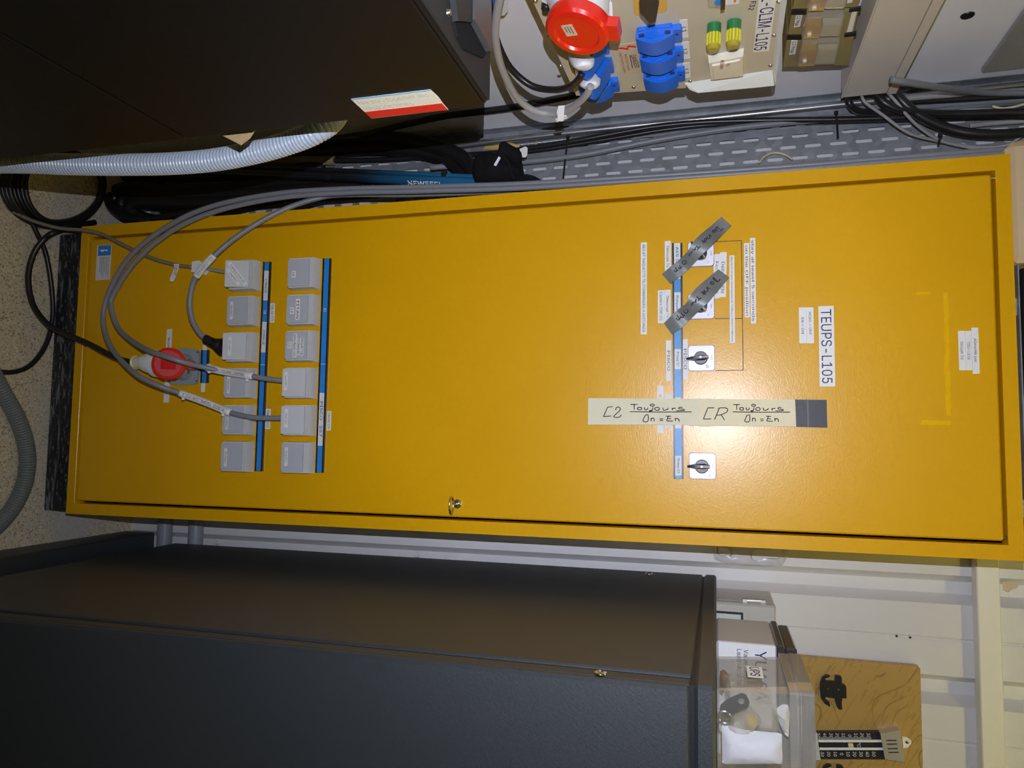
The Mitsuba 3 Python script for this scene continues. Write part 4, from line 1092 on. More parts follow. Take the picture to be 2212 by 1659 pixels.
ls = obj('panel_label', pquad([(1645, -60), (1685, -60), (1661, 110), (1627, 113.5)], XP, XP + .0006), 'mat_label', None, 'long white label on the beige panel reading L-CLIM-L105', 'label', smooth=False)
ptext('L-CLIM-L105', (1661, -6), (1642, 108), .0190, XP + .0006, 'mat_blue_ink', ls)
for lab, ps_, a, b in (('L1', [(1468, 44), (1485, 42), (1487, 81), (1470, 82.5)], (1477, 58), (1478, 69)), ('L2', [(1471.5, 92), (1488, 90), (1491, 126), (1473, 128)], (1480, 106), (1481, 116.5)), ('L3', [(1475, 137), (1490, 135), (1492, 167), (1477.5, 169)], (1483, 149), (1484, 159))):
    ls = obj('panel_label', pquad(ps_, XP, XP + .0006), 'mat_label', None, f'small white label {lab} beside a closed blue outlet on the beige panel', 'label', smooth=False)
    ptext(lab, a, b, .0062, XP + .0006, 'mat_ink', ls)
ptext('F32', (1628, 3), (1622, 22), .0075, XP + .0002, 'mat_ink', pan)
dg = obj('danger_sticker', pquad([(1328, 98), (1375.5, 92), (1387, 156.5), (1344, 162)], XP, XP + .0006), 'mat_sticker_tan', None, 'tan DANGER sticker with a red lightning arrow on the beige panel', 'sticker', smooth=False)
obj('lightning_arrow', pquad([(1374, 103), (1373.3, 99.5), (1356, 98.5), (1353.5, 104.5), (1343, 102.5), (1335, 104.5), (1341, 107), (1343.5, 105.8), (1357.5, 108.5), (1357, 102)], XP + .0006, XP + .0010), 'mat_red_print', dg, smooth=False)
ptext('DANGER!', (1367.5, 119), (1377, 146), .0085, XP + .0006, 'mat_ink', dg)
ptext('Mettre hors tension', (1351.5, 117), (1359, 152), .0042, XP + .0006, 'mat_brown', dg)
ptext("avant l'ouverture du boîtier", (1340.5, 114), (1350.5, 157), .0040, XP + .0006, 'mat_brown', dg)
A, B = pn(1360.5, 119.5, XP + .0008), pn(1366.5, 147, XP + .0008)
obj('underline', sweep([A, B], .0007, 6), 'mat_ink', dg, smooth=False)

# red socket outlet
ced = thing('red_socket', 'white industrial socket with a round red lid on the beige panel', 'socket')
LC = pn(1245, 74, -.050)
nrm = np.array([.955, -.20, -.22]); nrm /= np.linalg.norm(nrm)
LFm = frame(LC, np.cross((0, 0, 1), nrm), (0, 0, 1)); LFm[:3, 2] = nrm; LFm[:3, 1] = np.cross(nrm, LFm[:3, 0])
base_c = pn(1248, -5, XP + .012)
rim_w = [LC - nrm * .022 + LFm[:3, 0] * .040 * math.cos(a) + LFm[:3, 1] * .040 * math.sin(a) for a in np.arange(28) * math.pi / 14]
rim_b = [base_c + np.array([0, .042 * math.cos(a), .045 * math.sin(a)]) for a in np.arange(28) * math.pi / 14]
obj('housing', cat(hull(rim_w + rim_b)), 'mat_white_plastic', ced, smooth=35)
obj('housing_flange', cat(xpoly([pn(1171, -50, XP + .01), pn(1170, 4, XP + .01), pn(1200, 18, XP + .01), pn(1318, 30, XP + .01), pn(1322, -50, XP + .01)], XP, XP + .010)), 'mat_white_plastic', ced, smooth=False)
obj('corner_lug', hull([pn(1297, 8, XP + .02), pn(1322, 4, XP + .02), pn(1324, 40, XP + .03), pn(1318, 46, XP + .03), pn(1292, 42, XP + .03), pn(1297, 8, XP), pn(1322, 4, XP), pn(1324, 30, XP), pn(1292, 30, XP)]), 'mat_white_plastic', ced, smooth=False)
q = pn(1316, 37, XP + .0305)
obj('lug_hole', put(lathe([(0, 0), (.003, 0), (.003, .0006), (0, .0006)], 12), LF(q[1], q[2], XP + .0300)), 'mat_blue_ink', ced)
ld = obj('lid', put(lathe([(0, -.022), (.0445, -.020), (.0455, -.014), (.0450, -.004), (.0415, .0), (.0330, .001), (.0305, -.0025), (0, -.0025)], 48), LFm), 'mat_red', ced, label='round red lid')
e = pn(1323, 50, -.085) - LC
obj('hinge', hull([LC + LFm[:3, 0] * s * .018 * 0 + v for v in [LFm[:3, 1] * a + nrm * b + LFm[:3, 0] * c_ for a in (.032, .058) for b in (-.020, -.004) for c_ in (-.014, .014)] for s in (0,)]), 'mat_red', ced, smooth=False)
q = LFm @ frame((-.004, -.010, -.0025), (math.cos(.25), math.sin(.25), 0), (-math.sin(.25), math.cos(.25), 0))
obj('rating_label', put(prism(rrect(.021, .017, .0008, 2), 0, .0005), q), 'mat_sticker_tan', ced, smooth=False)
for i in range(3):
    obj('rating_print', put(prism(sbox(-.007, -.0007, .007 - .002 * i, .0007), .0005, .0008), q @ frame((0, .004 - .004 * i, 0), (1, 0, 0), (0, 1, 0))), 'mat_brown', ced, smooth=False)
kn = pn(1180, 10, XP)
obj('black_stud', put(lathe([(0, 0), (.0075, 0), (.0075, .006), (.006, .008), (.006, .013), (0, .013)], 20), LF(kn[1], kn[2], XP)), 'mat_black', pan, label='black round stud')


# blue outlets
def outlet(cpx, cpy, lid, label, z_len=.054, y_len=.046):
    t = thing('blue_outlet', label, 'outlet', 'blue outlets on the beige panel')
    c0 = pn(cpx, cpy, XP)
    F = LF(c0[1], c0[2], XP)
    obj('flange', put(cat(prism(rrect(y_len, z_len, .004), 0, .006)), F), 'mat_outlet_blue', t, smooth=False)
    obj('ear', put(cat(prism(affinity.translate(rrect(y_len * .80, .017, .003), 0, z_len / 2 + .005), 0, .010)), F), 'mat_outlet_blue', t, smooth=False)
    q_ = F @ frame((-y_len * .12, z_len / 2 + .006, .010), (1, 0, 0), (0, 1, 0))
    obj('screw_hole', put(lathe([(0, 0), (.0024, 0), (.0024, .0005), (0, .0005)], 12), q_), 'mat_outlet_dark', t)
    if lid:
        arc = [(-.0285, .004), (-.0285, .016)] + [(-.0285 + .057 * u, .016 + .010 * math.sin(math.pi * u)) for u in np.linspace(0, 1, 14)] + [(.0285, .016), (.0285, .004)]
        pm = prism(Polygon(arc).buffer(0), -.019, .0215)            # polygon in (z, x), extruded along y
        G = np.eye(4); G[:3, 0], G[:3, 1], G[:3, 2] = (0, 1, 0), (0, 0, 1), (1, 0, 0)
        lk = obj('lid', put(pm, F @ G), 'mat_outlet_blue', t, smooth=30)
        rc = [(.018 * math.cos(a), .005 + .015 * math.sin(a)) for a in np.linspace(0.05, math.pi - .05, 16)]
        obj('lid_disc', put(prism(Polygon(rc), -.0205, -.0189), F @ G), 'mat_outlet_blue', lk, smooth=30)
        for dz in (-.020, .020):
            obj('hinge_slot', put(cbox(-.0225, -.0190, dz - .004, dz + .004, .011, .015), F), 'mat_outlet_dark', lk, smooth=False)
    return t


outlet(1416, 71, True, 'closed blue outlet next to the L1 label')
outlet(1422, 116, True, 'closed blue outlet next to the L2 label')
outlet(1428, 158, True, 'closed blue outlet next to the L3 label')
o1 = outlet(1260, 97, False, 'blue outlet with its lid held open by a white plug, next to the red lid')
o2 = outlet(1273, 140, False, 'blue outlet with its lid held open by a white plug with a grey cord')
outlet(1288, 181, True, 'closed blue outlet in the corner of the panel under the grey cord')


def open_lid(parent, H, Tp, w=.043, th=.011):
    d = Tp - H; L = np.linalg.norm(d); d /= L
    yv = np.array([0, 1.0, 0]); yv -= d * (yv @ d); yv /= np.linalg.norm(yv); nn = np.cross(d, yv)
    pts = []
    for u, k_ in ((0, .95), (.15, 1.0), (.75, 1.0), (.93, .85), (1, .62)):
        for sy in (-1, 1):
            for sn in (-1, 1):
                pts.append(H + d * L * u + yv * sy * w / 2 * k_ + nn * sn * th / 2 * (1 if u < .9 else .75))
    obj('lid', hull(pts), 'mat_outlet_blue', parent, smooth=False)


open_lid(o1, pn(1300, 100, XP + .014), pn(1262, 158, -.066))
open_lid(o2, pn(1313, 146, XP + .014), pn(1278, 200, -.064))
for i, (a, b, lab) in enumerate((((1253, 108, XP + .008), (1261, 146, -.062), 'white plug with a black cord in the panel, half behind the first open blue lid'), ((1268, 152, XP + .008), (1275, 188, -.060), 'white plug with a grey cord in the panel, half behind the second open blue lid'))):
    A, B = pn(a[0], a[1], a[2]), pn(b[0], b[1], b[2])
    pts = []
    for c0, rr in ((A, .021), (A * .45 + B * .55, .020), (A * .12 + B * .88, .0165), (B, .011)):
        pts += [c0 + np.array([0, rr * math.cos(u), rr * math.sin(u)]) for u in np.arange(16) * math.pi / 8]
    obj('white_plug', hull(pts), 'mat_white_plastic', None, lab, 'plug', smooth=35)
cable('black_cable', [pn(1257, 157, -.066), pn(1252, 168, -.062), pn(1235, 184, -.07), pn(1200, 194, -.085), pn(1150, 186, -.10), pn(1107, 152, -.12), pn(1082, 110, -.13), pn(1066, 60, -.14), pn(1056, 0, -.15), pn(1052, -60, -.15)], .0056, 'mat_black_rubber', 'black cord sagging from a white plug on the panel', 'cable')
gc = cable('grey_cable', [pn(1276, 186, -.055), pn(1268, 203, -.052), pn(1252, 220, -.055), pn(1226, 238, -.06), pn(1190, 246, -.07), pn(1150, 237, -.075), pn(1115, 208, -.08), pn(1085, 150, -.08), pn(1071, 90, -.08), pn(1072, 40, -.08), pn(1086, -40, -.08)], .0060, 'mat_cable_light', 'grey cord sagging in a wide loop from the panel, with a white tag', 'cable')
q = pn(1213, 242, -.055)
obj('tag', cat(put(prism(affinity.rotate(rrect(.020, .011, .001, 2), 90), -.001, .0004), frame(q + np.array([.012, 0, .0]), (0, 1, 0), (-.3, 0, 1))), sweep([pn(1206, 242, -.064), pn(1213, 242, -.063), pn(1219, 241, -.062)], .0068, 14)), 'mat_label', gc, smooth=False)
A, B = pn(1212.5, 231, -.048), pn(1211.5, 260, -.040)
obj('tag_flag', quadplate([pn(1206, 229, -.052), pn(1220, 228, -.052), pn(1217, 262, -.036), pn(1204, 262, -.036)], .0008), 'mat_label', gc, smooth=False)
cable('black_cable', [onX(1262, 203, -.262), onX(1200, 214, -.262), onX(1120, 230, -.262), onX(1040, 241, -.262), onX(960, 251, -.262), onX(880, 268, -.255), onX(820, 283, -.25), onX(770, 296, -.24), onX(700, 300, -.22)], .0078, 'mat_black_rubber', 'straight black cord along the left wall from the panel corner down behind the tower', 'cable')
# earth terminals, key switch, rocker, upper fittings
for i, (a, b, lab) in enumerate((((1543, 53), (1541.5, 90), 'green and yellow earth terminal post, nearer the closed blue outlets'), ((1586, 46), (1584.5, 83), 'green and yellow earth terminal post, nearer the L-CLIM-L105 label'))):
    t = thing('terminal_post', lab, 'terminal', 'earth terminals on the beige panel')
    A = pn(*a, XP); B = A + np.array([.038, .004, -.002])
    d = B - A; L = np.linalg.norm(d)
    F = frame(A, np.cross((0, 0, 1), d), (0, 0, 1)); F[:3, 2] = d / L; F[:3, 1] = np.cross(F[:3, 2], F[:3, 0])
    obj('collar', put(lathe([(0, 0), (.0105, 0), (.0105, L * .36), (0, L * .36)], 24), F), 'mat_green', t)
    obj('cap', put(lathe([(0, L * .36), (.0098, L * .36), (.0098, L * .94), (.0075, L), (0, L)], 24), F), 'mat_mustard', t)
    for j in range(12):
        a_ = j * math.pi / 6
        obj('grip_rib', put(put(cbox(.0092, .0108, -.0013, .0013, L * .36, L * .82, .0004), frame((0, 0, 0), (math.cos(a_), math.sin(a_), 0), (-math.sin(a_), math.cos(a_), 0))), F), 'mat_lime', t, smooth=False)
rk = thing('blanking_plate', 'cream rectangular plate marked TEL RESERVE on the beige panel', 'plate')
rp = [(1529, 120), (1607, 104), (1607, 150), (1534, 159)]
P0 = [pn(a, b, XP) for a, b in rp]; cen_ = sum(P0) / 4
obj('body', hull([np.array([XP, *(p_[1:])]) for p_ in P0] + [np.array([XP + .013, *(cen_ + (p_ - cen_) * .95)[1:]]) for p_ in P0]), 'mat_cream_plastic', rk, smooth=False)
obj('rocker', hull([np.array([XP + .012, *(cen_ + (p_ - cen_) * .80)[1:]]) for p_ in P0] + [np.array([XP + .016, *(cen_ + (p_ - cen_) * .76)[1:]]) for p_ in P0]), 'mat_cream_plastic', rk, smooth=False)
ptext('TEL', (1574.5, 136), (1571, 144), .005, XP + .0162, 'mat_brown', rk)
ptext('RESERVE', (1561, 130), (1558, 150), .0055, XP + .0162, 'mat_brown', rk)
cs = thing('cam_switch', 'cam switch with yellow plate and black hexagonal handle on the beige panel', 'switch')
obj('plate', pquad([(1364, -60), (1437, -60), (1441, 22), (1432, 27), (1376, 34), (1371, 30)], XP, XP + .004), 'mat_amber', cs, smooth=False)
hp = [pn(a, b, XP + .045) for a, b in ((1381, 5), (1410, -25), (1424, 5), (1420, 28), (1416, 47), (1403, 51), (1383, 28))]
obj('handle', hull(hp + [np.array([XP + .004, p_[1] * .85 + .15 * pn(1402, -5)[1], p_[2] * .8 + .2 * pn(1402, -5)[2]]) for p_ in hp]), 'mat_black', cs, smooth=False)
isl = thing('isolator', 'clear-covered isolator with a dark lever and orange mark on the beige panel', 'switch')
obj('plate', pquad([(1565, -50), (1598, -50), (1597, 8), (1567, 11)], XP, XP + .003), 'mat_label', isl, smooth=False)
obj('orange_mark', pquad([(1585, -30), (1590, -30), (1590, 5), (1585, 6)], XP + .003, XP + .004), 'mat_orange', isl, smooth=False)
obj('clear_cover', pquad([(1529, -50), (1562, -50), (1559, 16), (1530, 13)], XP, XP + .022), 'mat_frosted', isl, smooth=False)
obj('lever', hull([pn(a, b, x_) for a, b in ((1557, -30), (1568, -30), (1566, 20), (1557, 22)) for x_ in (XP + .024, XP + .034)]), 'mat_black', isl, smooth=False)
obj('blue_insert', pquad([(1543, 5), (1557, -2), (1557, 10), (1548, 12)], XP + .022, XP + .024), 'mat_blue', isl, smooth=False)
sk = thing('corner_outlet', 'blue and white outlet at the top of the left wall behind the grey cord', 'outlet')
obj('box', cat(xpoly([onX(1056, -60, -.235), onX(1100, -60, -.235), onX(1097, 24, -.235), onX(1089, 34, -.235), onX(1060, 34, -.235)], WX, -.235)), 'mat_white_plastic', sk, smooth=False)
obj('blue_cover', xpoly([onX(1060, -60, -.225), onX(1070, -60, -.225), onX(1069, 24, -.225), onX(1061, 26, -.225)], -.235, -.225), 'mat_outlet_blue', sk, smooth=False)

# ------------------------------------------------------------------ black tower, front left
UX, UY, UZ = .12, -.65, 1.352
tw = thing('black_tower', 'tall black equipment tower filling the upper left of the photo', 'tower')
obj('body', cbox(-.262, UX, -1.42, UY, .06, UZ, .003), 'mat_tower', tw, smooth=False)
obj('side_panel', cbox(UX, UX + .003, -1.40, UY - .004, .9445, UZ - .004, .001), 'mat_tower', tw, smooth=False)
obj('side_panel', cbox(UX, UX + .003, -1.40, UY - .004, .08, .9415, .001), 'mat_tower', tw, smooth=False)
obj('top_sheet', cbox(-.260, UX - .002, -1.40, UY - .003, UZ, UZ + .003, .001), 'mat_tower_top', tw, smooth=False)
br = thing('steel_bracket', 'dark angled steel bracket lying on top of the black tower', 'bracket')


def zpoly(pts, z_, h):
    P = [onZ(a, b, z_) for a, b in pts]
    m = prism(Polygon([(p_[0], p_[1]) for p_ in P]).buffer(0), 0, h); m.apply_translation((0, 0, z_)); return m


obj('arm', zpoly([(966, -40), (1009, -40), (1009, 50), (978, 47)], UZ + .003, .006), 'mat_tower_top', br, smooth=False)
obj('void_shade_plate', zpoly([(979, 50), (1010, 46), (1048, 117), (1040, 126), (1000, 108), (985, 80)], UZ + .003, .002), 'mat_black_cloth', br, smooth=False)  # flat black sheet put in for the dark void under the bracket
obj('lip_plate', zpoly([(1012, -40), (1047, -40), (1048, 112), (1010, 44)], UZ + .003, .008), 'mat_tower_lip', br, smooth=False)
q = onZ(967, 28, UZ + .003)
obj('screw', put(lathe([(0, 0), (.004, 0), (.003, .003), (0, .0035)], 14), frame(q, (1, 0, 0), (0, 1, 0))), 'mat_steel', br)
pl = Polygon([onY(a, b, -.63)[[0, 2]] for a, b in ((478, 292), (556, 276), (540, 300), (521, 314))])
obj('cardboard_scrap', put(prism(pl, 0, .003), FR(0, 0, .63)), 'mat_cardboard', None, 'small cardboard scrap poking out behind the black tower above the pale hose', 'cardboard', smooth=False)
# sticker on the tower
XU = UX + .0031
UF = frame((XU, 0, 0), (0, 0, 1), (0, -1, 0))
uq = lambda px, py: (lambda p_: (p_[2], -p_[1]))(onX(px, py, XU))
stk = thing('warning_note', 'white note with a red stripe stuck near the upper back edge of the black tower', 'note')
obj('paper', put(prism(Polygon([uq(*a) for a in ((758, 213.6), (930, 193), (948, 210), (957, 223), (968.5, 236.5), (802.5, 255))]), 0, .0005), UF), 'mat_paper_cream', stk, smooth=False)
obj('red_stripe', put(prism(Polygon([uq(*a) for a in ((787.7, 241), (954, 222), (967.5, 236), (802, 254))]), .0005, .0009), UF), 'mat_red_print', stk, smooth=False)
obj('blue_edge', put(prism(Polygon([uq(*a) for a in ((758, 213.4), (930, 193), (931, 194), (759, 214.6))]), .0005, .0009), UF), 'mat_blue', stk, smooth=False)
for s, a, b, h in (('Ne pas toucher les', (774, 221), (925, 203), .0095), ('disjoncteurs', (790, 233), (892, 221), .0095)):
    A, B = np.array(uq(*a)), np.array(uq(*b)); d = B - A
    F = UF @ frame(((A + B) / 2).tolist() + [.0005], (d[0], d[1], 0), (-d[1], d[0], 0))
    obj('lettering', put(text_mesh(s, h, np.linalg.norm(d)), F), 'mat_pencil', stk, smooth=False)

# ------------------------------------------------------------------ dark rack, lower right
RX, RYF, RYB, RZ0, RZ1 = .80, -.506, .266, .195, 1.601
rk_ = thing('equipment_rack', 'dark grey equipment rack standing right of the yellow cabinet', 'rack')
CAPZ = 1.574
obj('frame', cbox(RX + .004, RX + .80, RYF + .02, RYB - .002, RZ0 + .005, CAPZ + .004), 'mat_rack_dark', rk_, smooth=False)
obj('side_panel', cbox(RX, RX + .016, RYF + .048, RYB, RZ0, CAPZ - .0022, .002), 'mat_rack', rk_, smooth=False)
obj('corner_post', cbox(RX + .003, RX + .03, RYF + .018, RYF + .044, RZ0, CAPZ - .0022, .003), 'mat_rack', rk_, smooth=False)
obj('front_door', cbox(RX + .001, RX + .80, RYF, RYF + .015, RZ0, CAPZ - .0022, .0045), 'mat_rack', rk_, smooth=False)
obj('top_cap', cbox(RX - .001, RX + .802, RYF + .004, RYB + .002, CAPZ + .0022, RZ1, .004), 'mat_rack', rk_, smooth=False)
for a, b in ((1297, 1455), (1402, 1240)):
    q = onX(a, b, RX)
    F = frame((RX, q[1], q[2]), (0, -1, 0), (0, 0, 1))
    obj('screw', put(lathe([(0, 0), (.0085, 0), (.0080, .002), (.0055, .003), (.004, .0015), (0, .0015)], 20), F), 'mat_chrome', rk_)
for (xx, yy) in ((RX + .06, RYB - .08), (RX + .06, RYF + .12)):
    obj('foot', cat(rod((xx, yy, .098), (xx, yy, RZ0 + .008), .022, 16)), 'mat_rack_dark', rk_)
obj('rack_base', cbox(RX - .02, RX + .85, -1.1, .30, 0, .099, .003), 'mat_rack', None, 'low black plinth box on the floor under the dark rack', 'plinth', smooth=False)

# ------------------------------------------------------------------ things on top of the rack
bt = thing('battery', 'grey lead-acid battery with a black lid on top of the dark rack', 'battery')
BXa, BYf, BYb, BZ = .822, -.196, -.035, 1.6915
obj('case', cbox(BXa, BXa + .175, BYf, BYb, RZ1, BZ, .003), 'mat_battery', bt, smooth=False)
obj('lid', cat(cbox(BXa - .001, BXa + .176, BYf - .001, BYb + .001, BZ + .0002, BZ + .012, .002)), 'mat_battery_lid', bt, smooth=False)
obj('terminal_cover', cbox(BXa + .002, BXa + .172, BYf - .0005, BYb - .01, BZ + .012, BZ + .030, .003), 'mat_battery_lid', bt, smooth=False)
fl = obj('label', put(prism(sbox(BXa + .001, RZ1 + .004, BXa + .172, BZ - .002), 0, .0005), FR(0, 0, -BYf)), 'mat_label_grey', bt, smooth=False)
for s, xx, zz, h, w_ in (('YUASA', .045, 1.672, .017, .075), ('Valve Regulated', .045, 1.650, .007, .070), ('Lead-Acid Battery', .045, 1.640, .007, .076)):
    obj('lettering', put(text_mesh(s, h, w_), FR(BXa + .010 + w_ / 2, zz - .004, -BYf + .0005)), 'mat_blue_ink', fl, smooth=False)
enc = thing('wall_enclosure', 'grey metal wall enclosure with a hinge behind the battery', 'enclosure')
EX, EY = .836, .160
obj('case', cbox(EX, EX + .18, EY + .030, WY - .001, 1.46, 1.716, .004), 'mat_enclosure', enc, smooth=False)
obj('door', cbox(EX - .001, EX + .181, EY, EY + .027, 1.459, 1.7165, .004), 'mat_enclosure', enc, smooth=False)
q = onX(1629, 1302, EX)
obj('hinge', cat(rod((EX - .003, EY + .028, q[2] - .022), (EX - .003, EY + .028, q[2] + .022), .005, 14), cbox(EX - .006, EX, EY + .022, EY + .042, q[2] - .022, q[2] - .014), cbox(EX - .006, EX, EY + .022, EY + .042, q[2] + .014, q[2] + .022)), 'mat_alu', enc, smooth=40)
wa, wb = onY(1605, 1323, EY), onY(1545, 1340, EY)
obj('window_frame', put(prism(sbox(wa[0], 1.50, wa[0] + .12, wa[2]).difference(sbox(wa[0] + .004, 1.504, wa[0] + .116, wa[2] - .004)), 0, .004), FR(0, 0, -EY)), 'mat_black', enc, smooth=False)
obj('window_pane', put(prism(sbox(wa[0] + .004, 1.504, wa[0] + .116, wa[2] - .004), 0, .0015), FR(0, 0, -EY)), 'mat_screen', enc, smooth=False)

# clear plastic box with its contents
PX0, PX1, PYf, PYb, PZ0, PZ1 = .828, 1.16, -.418, -.262, RZ1, 1.700
cbk = thing('clear_box', 'clear plastic box labelled UPS at the front of the rack top', 'box')


def shell(x0, x1, y0, y1, z0_, z1_, t=.0022, flare=.006):
    pts = lambda e, z: [(x0 - e, y0 - e, z), (x1 + e, y0 - e, z), (x1 + e, y1 + e, z), (x0 - e, y1 + e, z)]
    lo, hi = pts(0, z0_), pts(flare, z1_)
    v = np.array(lo + hi); f = []
    for i in range(4):
        j = (i + 1) % 4
        f += [(i, j, 4 + j), (i, 4 + j, 4 + i)]
    f += [(0, 2, 1), (0, 3, 2)]
    return trimesh.Trimesh(v, np.array(f), process=False)


obj('tub', shell(PX0, PX1, PYf, PYb, PZ0 + .001, PZ1), 'mat_frosted', cbk, smooth=False)
rimp = sbox(PX0 - .007, PYf - .007, PX1 + .007, PYb + .007).buffer(.004, quad_segs=3)
rim = rimp.difference(rimp.buffer(-.009))
m_ = prism(rim, PZ1, PZ1 + .004)
obj('rim', cat(m_, prism(rimp.difference(rimp.buffer(-.0015)), PZ1 - .010, PZ1)), 'mat_frosted', cbk, smooth=False)
obj('lid', cat(prism(rimp.buffer(.001).difference(rimp.buffer(-.0008)), PZ1 + .004, PZ1 + .018), prism(rimp.buffer(.001), PZ1 + .018, PZ1 + .0195)), 'mat_frosted', cbk, smooth=False)
qa, qb = onX(1612, 1441, PX0 - .003), onX(1650, 1468, PX0 - .003)
UFm = lambda x_, y_, z_: frame((x_, y_, z_), (0, -1, 0), (0, 0, 1))
ul = obj('label', put(prism(rrect(abs(qa[1] - qb[1]), abs(qb[2] - qa[2]), .001, 2), 0, .0006), UFm(PX0 - .0045, (qa[1] + qb[1]) / 2, (qa[2] + qb[2]) / 2)), 'mat_label', cbk, smooth=False, label='white UPS label')
obj('lettering', put(text_mesh('UPS', abs(qb[2] - qa[2]) * .62, abs(qa[1] - qb[1]) * .8), UFm(PX0 - .0051, (qa[1] + qb[1]) / 2, (qa[2] + qb[2]) / 2)), 'mat_ink', ul, smooth=False)
bx = lambda a, b, y_: onY(1540 + a * .1682, 1380 + b * .1682, y_)
pp = Polygon([bx(a, b, -.400)[[0, 2]] for a, b in ((115, 1110), (390, 1195), (890, 1240), (905, 1640), (120, 1640))])
obj('folded_paper', pillow(pp, -.392, .014, seed=8, step=.008, amp=.15), 'mat_white_paper', None, 'folded white paper inside the clear plastic box', 'paper', smooth=True)
pp = Polygon([bx(a, b, -.38)[[0, 2]] for a, b in ((200, 900), (300, 850), (450, 860), (560, 960), (640, 1080), (560, 1160), (420, 1190), (250, 1160), (150, 1080))])
obj('plastic_bag', pillow(pp, -.372, .030, seed=9, step=.006, amp=.5), 'mat_bag', None, 'crinkled see-through bag of yellow bits inside the clear box', 'bag', smooth=False)
pp = Polygon([bx(a, b, -.33)[[0, 2]] for a, b in ((150, 480), (260, 450), (420, 520), (600, 560), (760, 700), (840, 980), (860, 1200), (640, 1230), (420, 1100), (260, 900), (160, 700))])
obj('plastic_bag', pillow(pp, -.325, .022, seed=19, step=.007, amp=.6), 'mat_bag', None, 'large crumpled clear bag filling the back of the clear box', 'bag', smooth=False)
pp = Polygon([bx(a, b, -.36)[[0, 2]] for a, b in ((430, 960), (520, 960), (590, 1060), (560, 1130), (440, 1120), (400, 1040))])
obj('yellow_bits', pillow(pp, -.362, .012, seed=10, step=.005, amp=.4), 'mat_yellow_glass', None, 'yellow contents inside the see-through bag', 'contents', smooth=True)
pp = Polygon([bx(a, b, -.31)[[0, 2]] for a, b in ((780, 905), (880, 820), (970, 830), (985, 960), (965, 1260), (900, 1180), (830, 1010))])
obj('crumpled_sheet', pillow(pp, -.315, .010, seed=11, step=.007, amp=.5), 'mat_label', None, 'crumpled pale sheet at the back of the clear box', 'paper', smooth=False)
pp = Polygon([bx(a, b, -.30)[[0, 2]] for a, b in ((90, 420), (140, 390), (220, 480), (170, 580), (130, 680), (85, 640))])
obj('brown_pouch', pillow(pp, -.300, .012, seed=12, step=.005), 'mat_brown', None, 'small brown pouch in the back corner of the clear box', 'pouch', smooth=True)
kg = thing('key_tag', 'black plastic key tag with a metal ring inside the clear box', 'key tag')
pp = Polygon([bx(a, b, -.408)[[0, 2]] for a, b in ((140, 980), (95, 900), (110, 850), (190, 780), (370, 705), (420, 720), (460, 810), (440, 860), (300, 930), (190, 985))])
hole_ = Point(*bx(365, 798, -.408)[[0, 2]]).buffer(.004)
obj('tag', put(prism(pp.buffer(.001).difference(hole_), 0, .003), FR(0, 0, .4075)), 'mat_black', kg, smooth=False)
rc = bx(150, 1005, -.411)
obj('ring', sweep([rc + np.array([.0075 * math.cos(a), 0, .0075 * math.sin(a)]) for a in np.linspace(0, 2 * math.pi, 30)], .0018, 8), 'mat_chrome', kg)

# ------------------------------------------------------------------ wooden board with thermometer
BY = .296
bl, bt_ = onY(1985, 1440, BY), onY(1992, 1640, BY)
brd = obj('wooden_board', put(prism(affinity.translate(rrect(.40, .30, .006), .20, -.15), 0, .018), FR(bl[0], bt_[2] + .001, -BY - .018)), 'mat_wood', None, 'varnished wooden board on the ribbed wall carrying a thermometer', 'board', smooth=False)
hk = [onY(1740 + a * .0723, 1440 + b * .0723, BY - .008)[[0, 2]] for a, b in ((720, 260), (600, 255), (500, 330), (440, 480), (430, 700), (470, 950), (570, 1100), (740, 1200), (715, 1050), (610, 1000), (590, 920), (600, 905), (870, 940), (890, 1060), (940, 1200), (1000, 1280), (1100, 1270), (1080, 1100), (1100, 940), (1225, 945), (1215, 600), (1180, 545), (1090, 520), (1080, 320), (1040, 280), (890, 265), (870, 440), (600, 425), (590, 350), (730, 300))]
for j in range(2):
    dx_ = onY(1830, 1650, BY)[0] - onY(1830, 1457, BY)[0]
    t = thing('clip_holder', 'black plastic clip holder screwed to the wooden board, ' + ('with 23 degrees pencilled beside it' if j == 0 else 'cut off by the photo edge'), 'clip', 'clip holders on the wooden board')
    obj('body', put(prism(Polygon(hk).buffer(0), 0, .009), FR(dx_ * j, 0, -BY)), 'mat_black', t, smooth=False)
    for a, b in ((668, 662), (975, 690)):
        q = onY(1740 + a * .0723, 1440 + b * .0723, BY - .009)
        obj('screw', put(lathe([(0, 0), (.0024, 0), (.0018, .0014), (0, .0016)], 12), FR(q[0] + dx_ * j, q[2], -BY + .009)), 'mat_chrome', t)
A, B = onY(1765, 1476, BY), onY(1766, 1502, BY)
obj('pencil_mark', put(text_mesh('23°C', .0065, B[0] - A[0]), FR((A[0] + B[0]) / 2, (A[2] + B[2]) / 2, -BY)), 'mat_brown', brd, smooth=False)
th = thing('thermometer', 'black minimum and maximum thermometer with silver ends on the wooden board', 'thermometer')
tq = lambda a, b, y_: onY(1720 + a * .1561, 1400 + b * .1561, y_)


def tpoly(pts, d0, d1):
    return put(prism(Polygon([tq(a, b, BY - d1)[[0, 2]] for a, b in pts]).buffer(0), d0, d1), FR(0, 0, -BY))


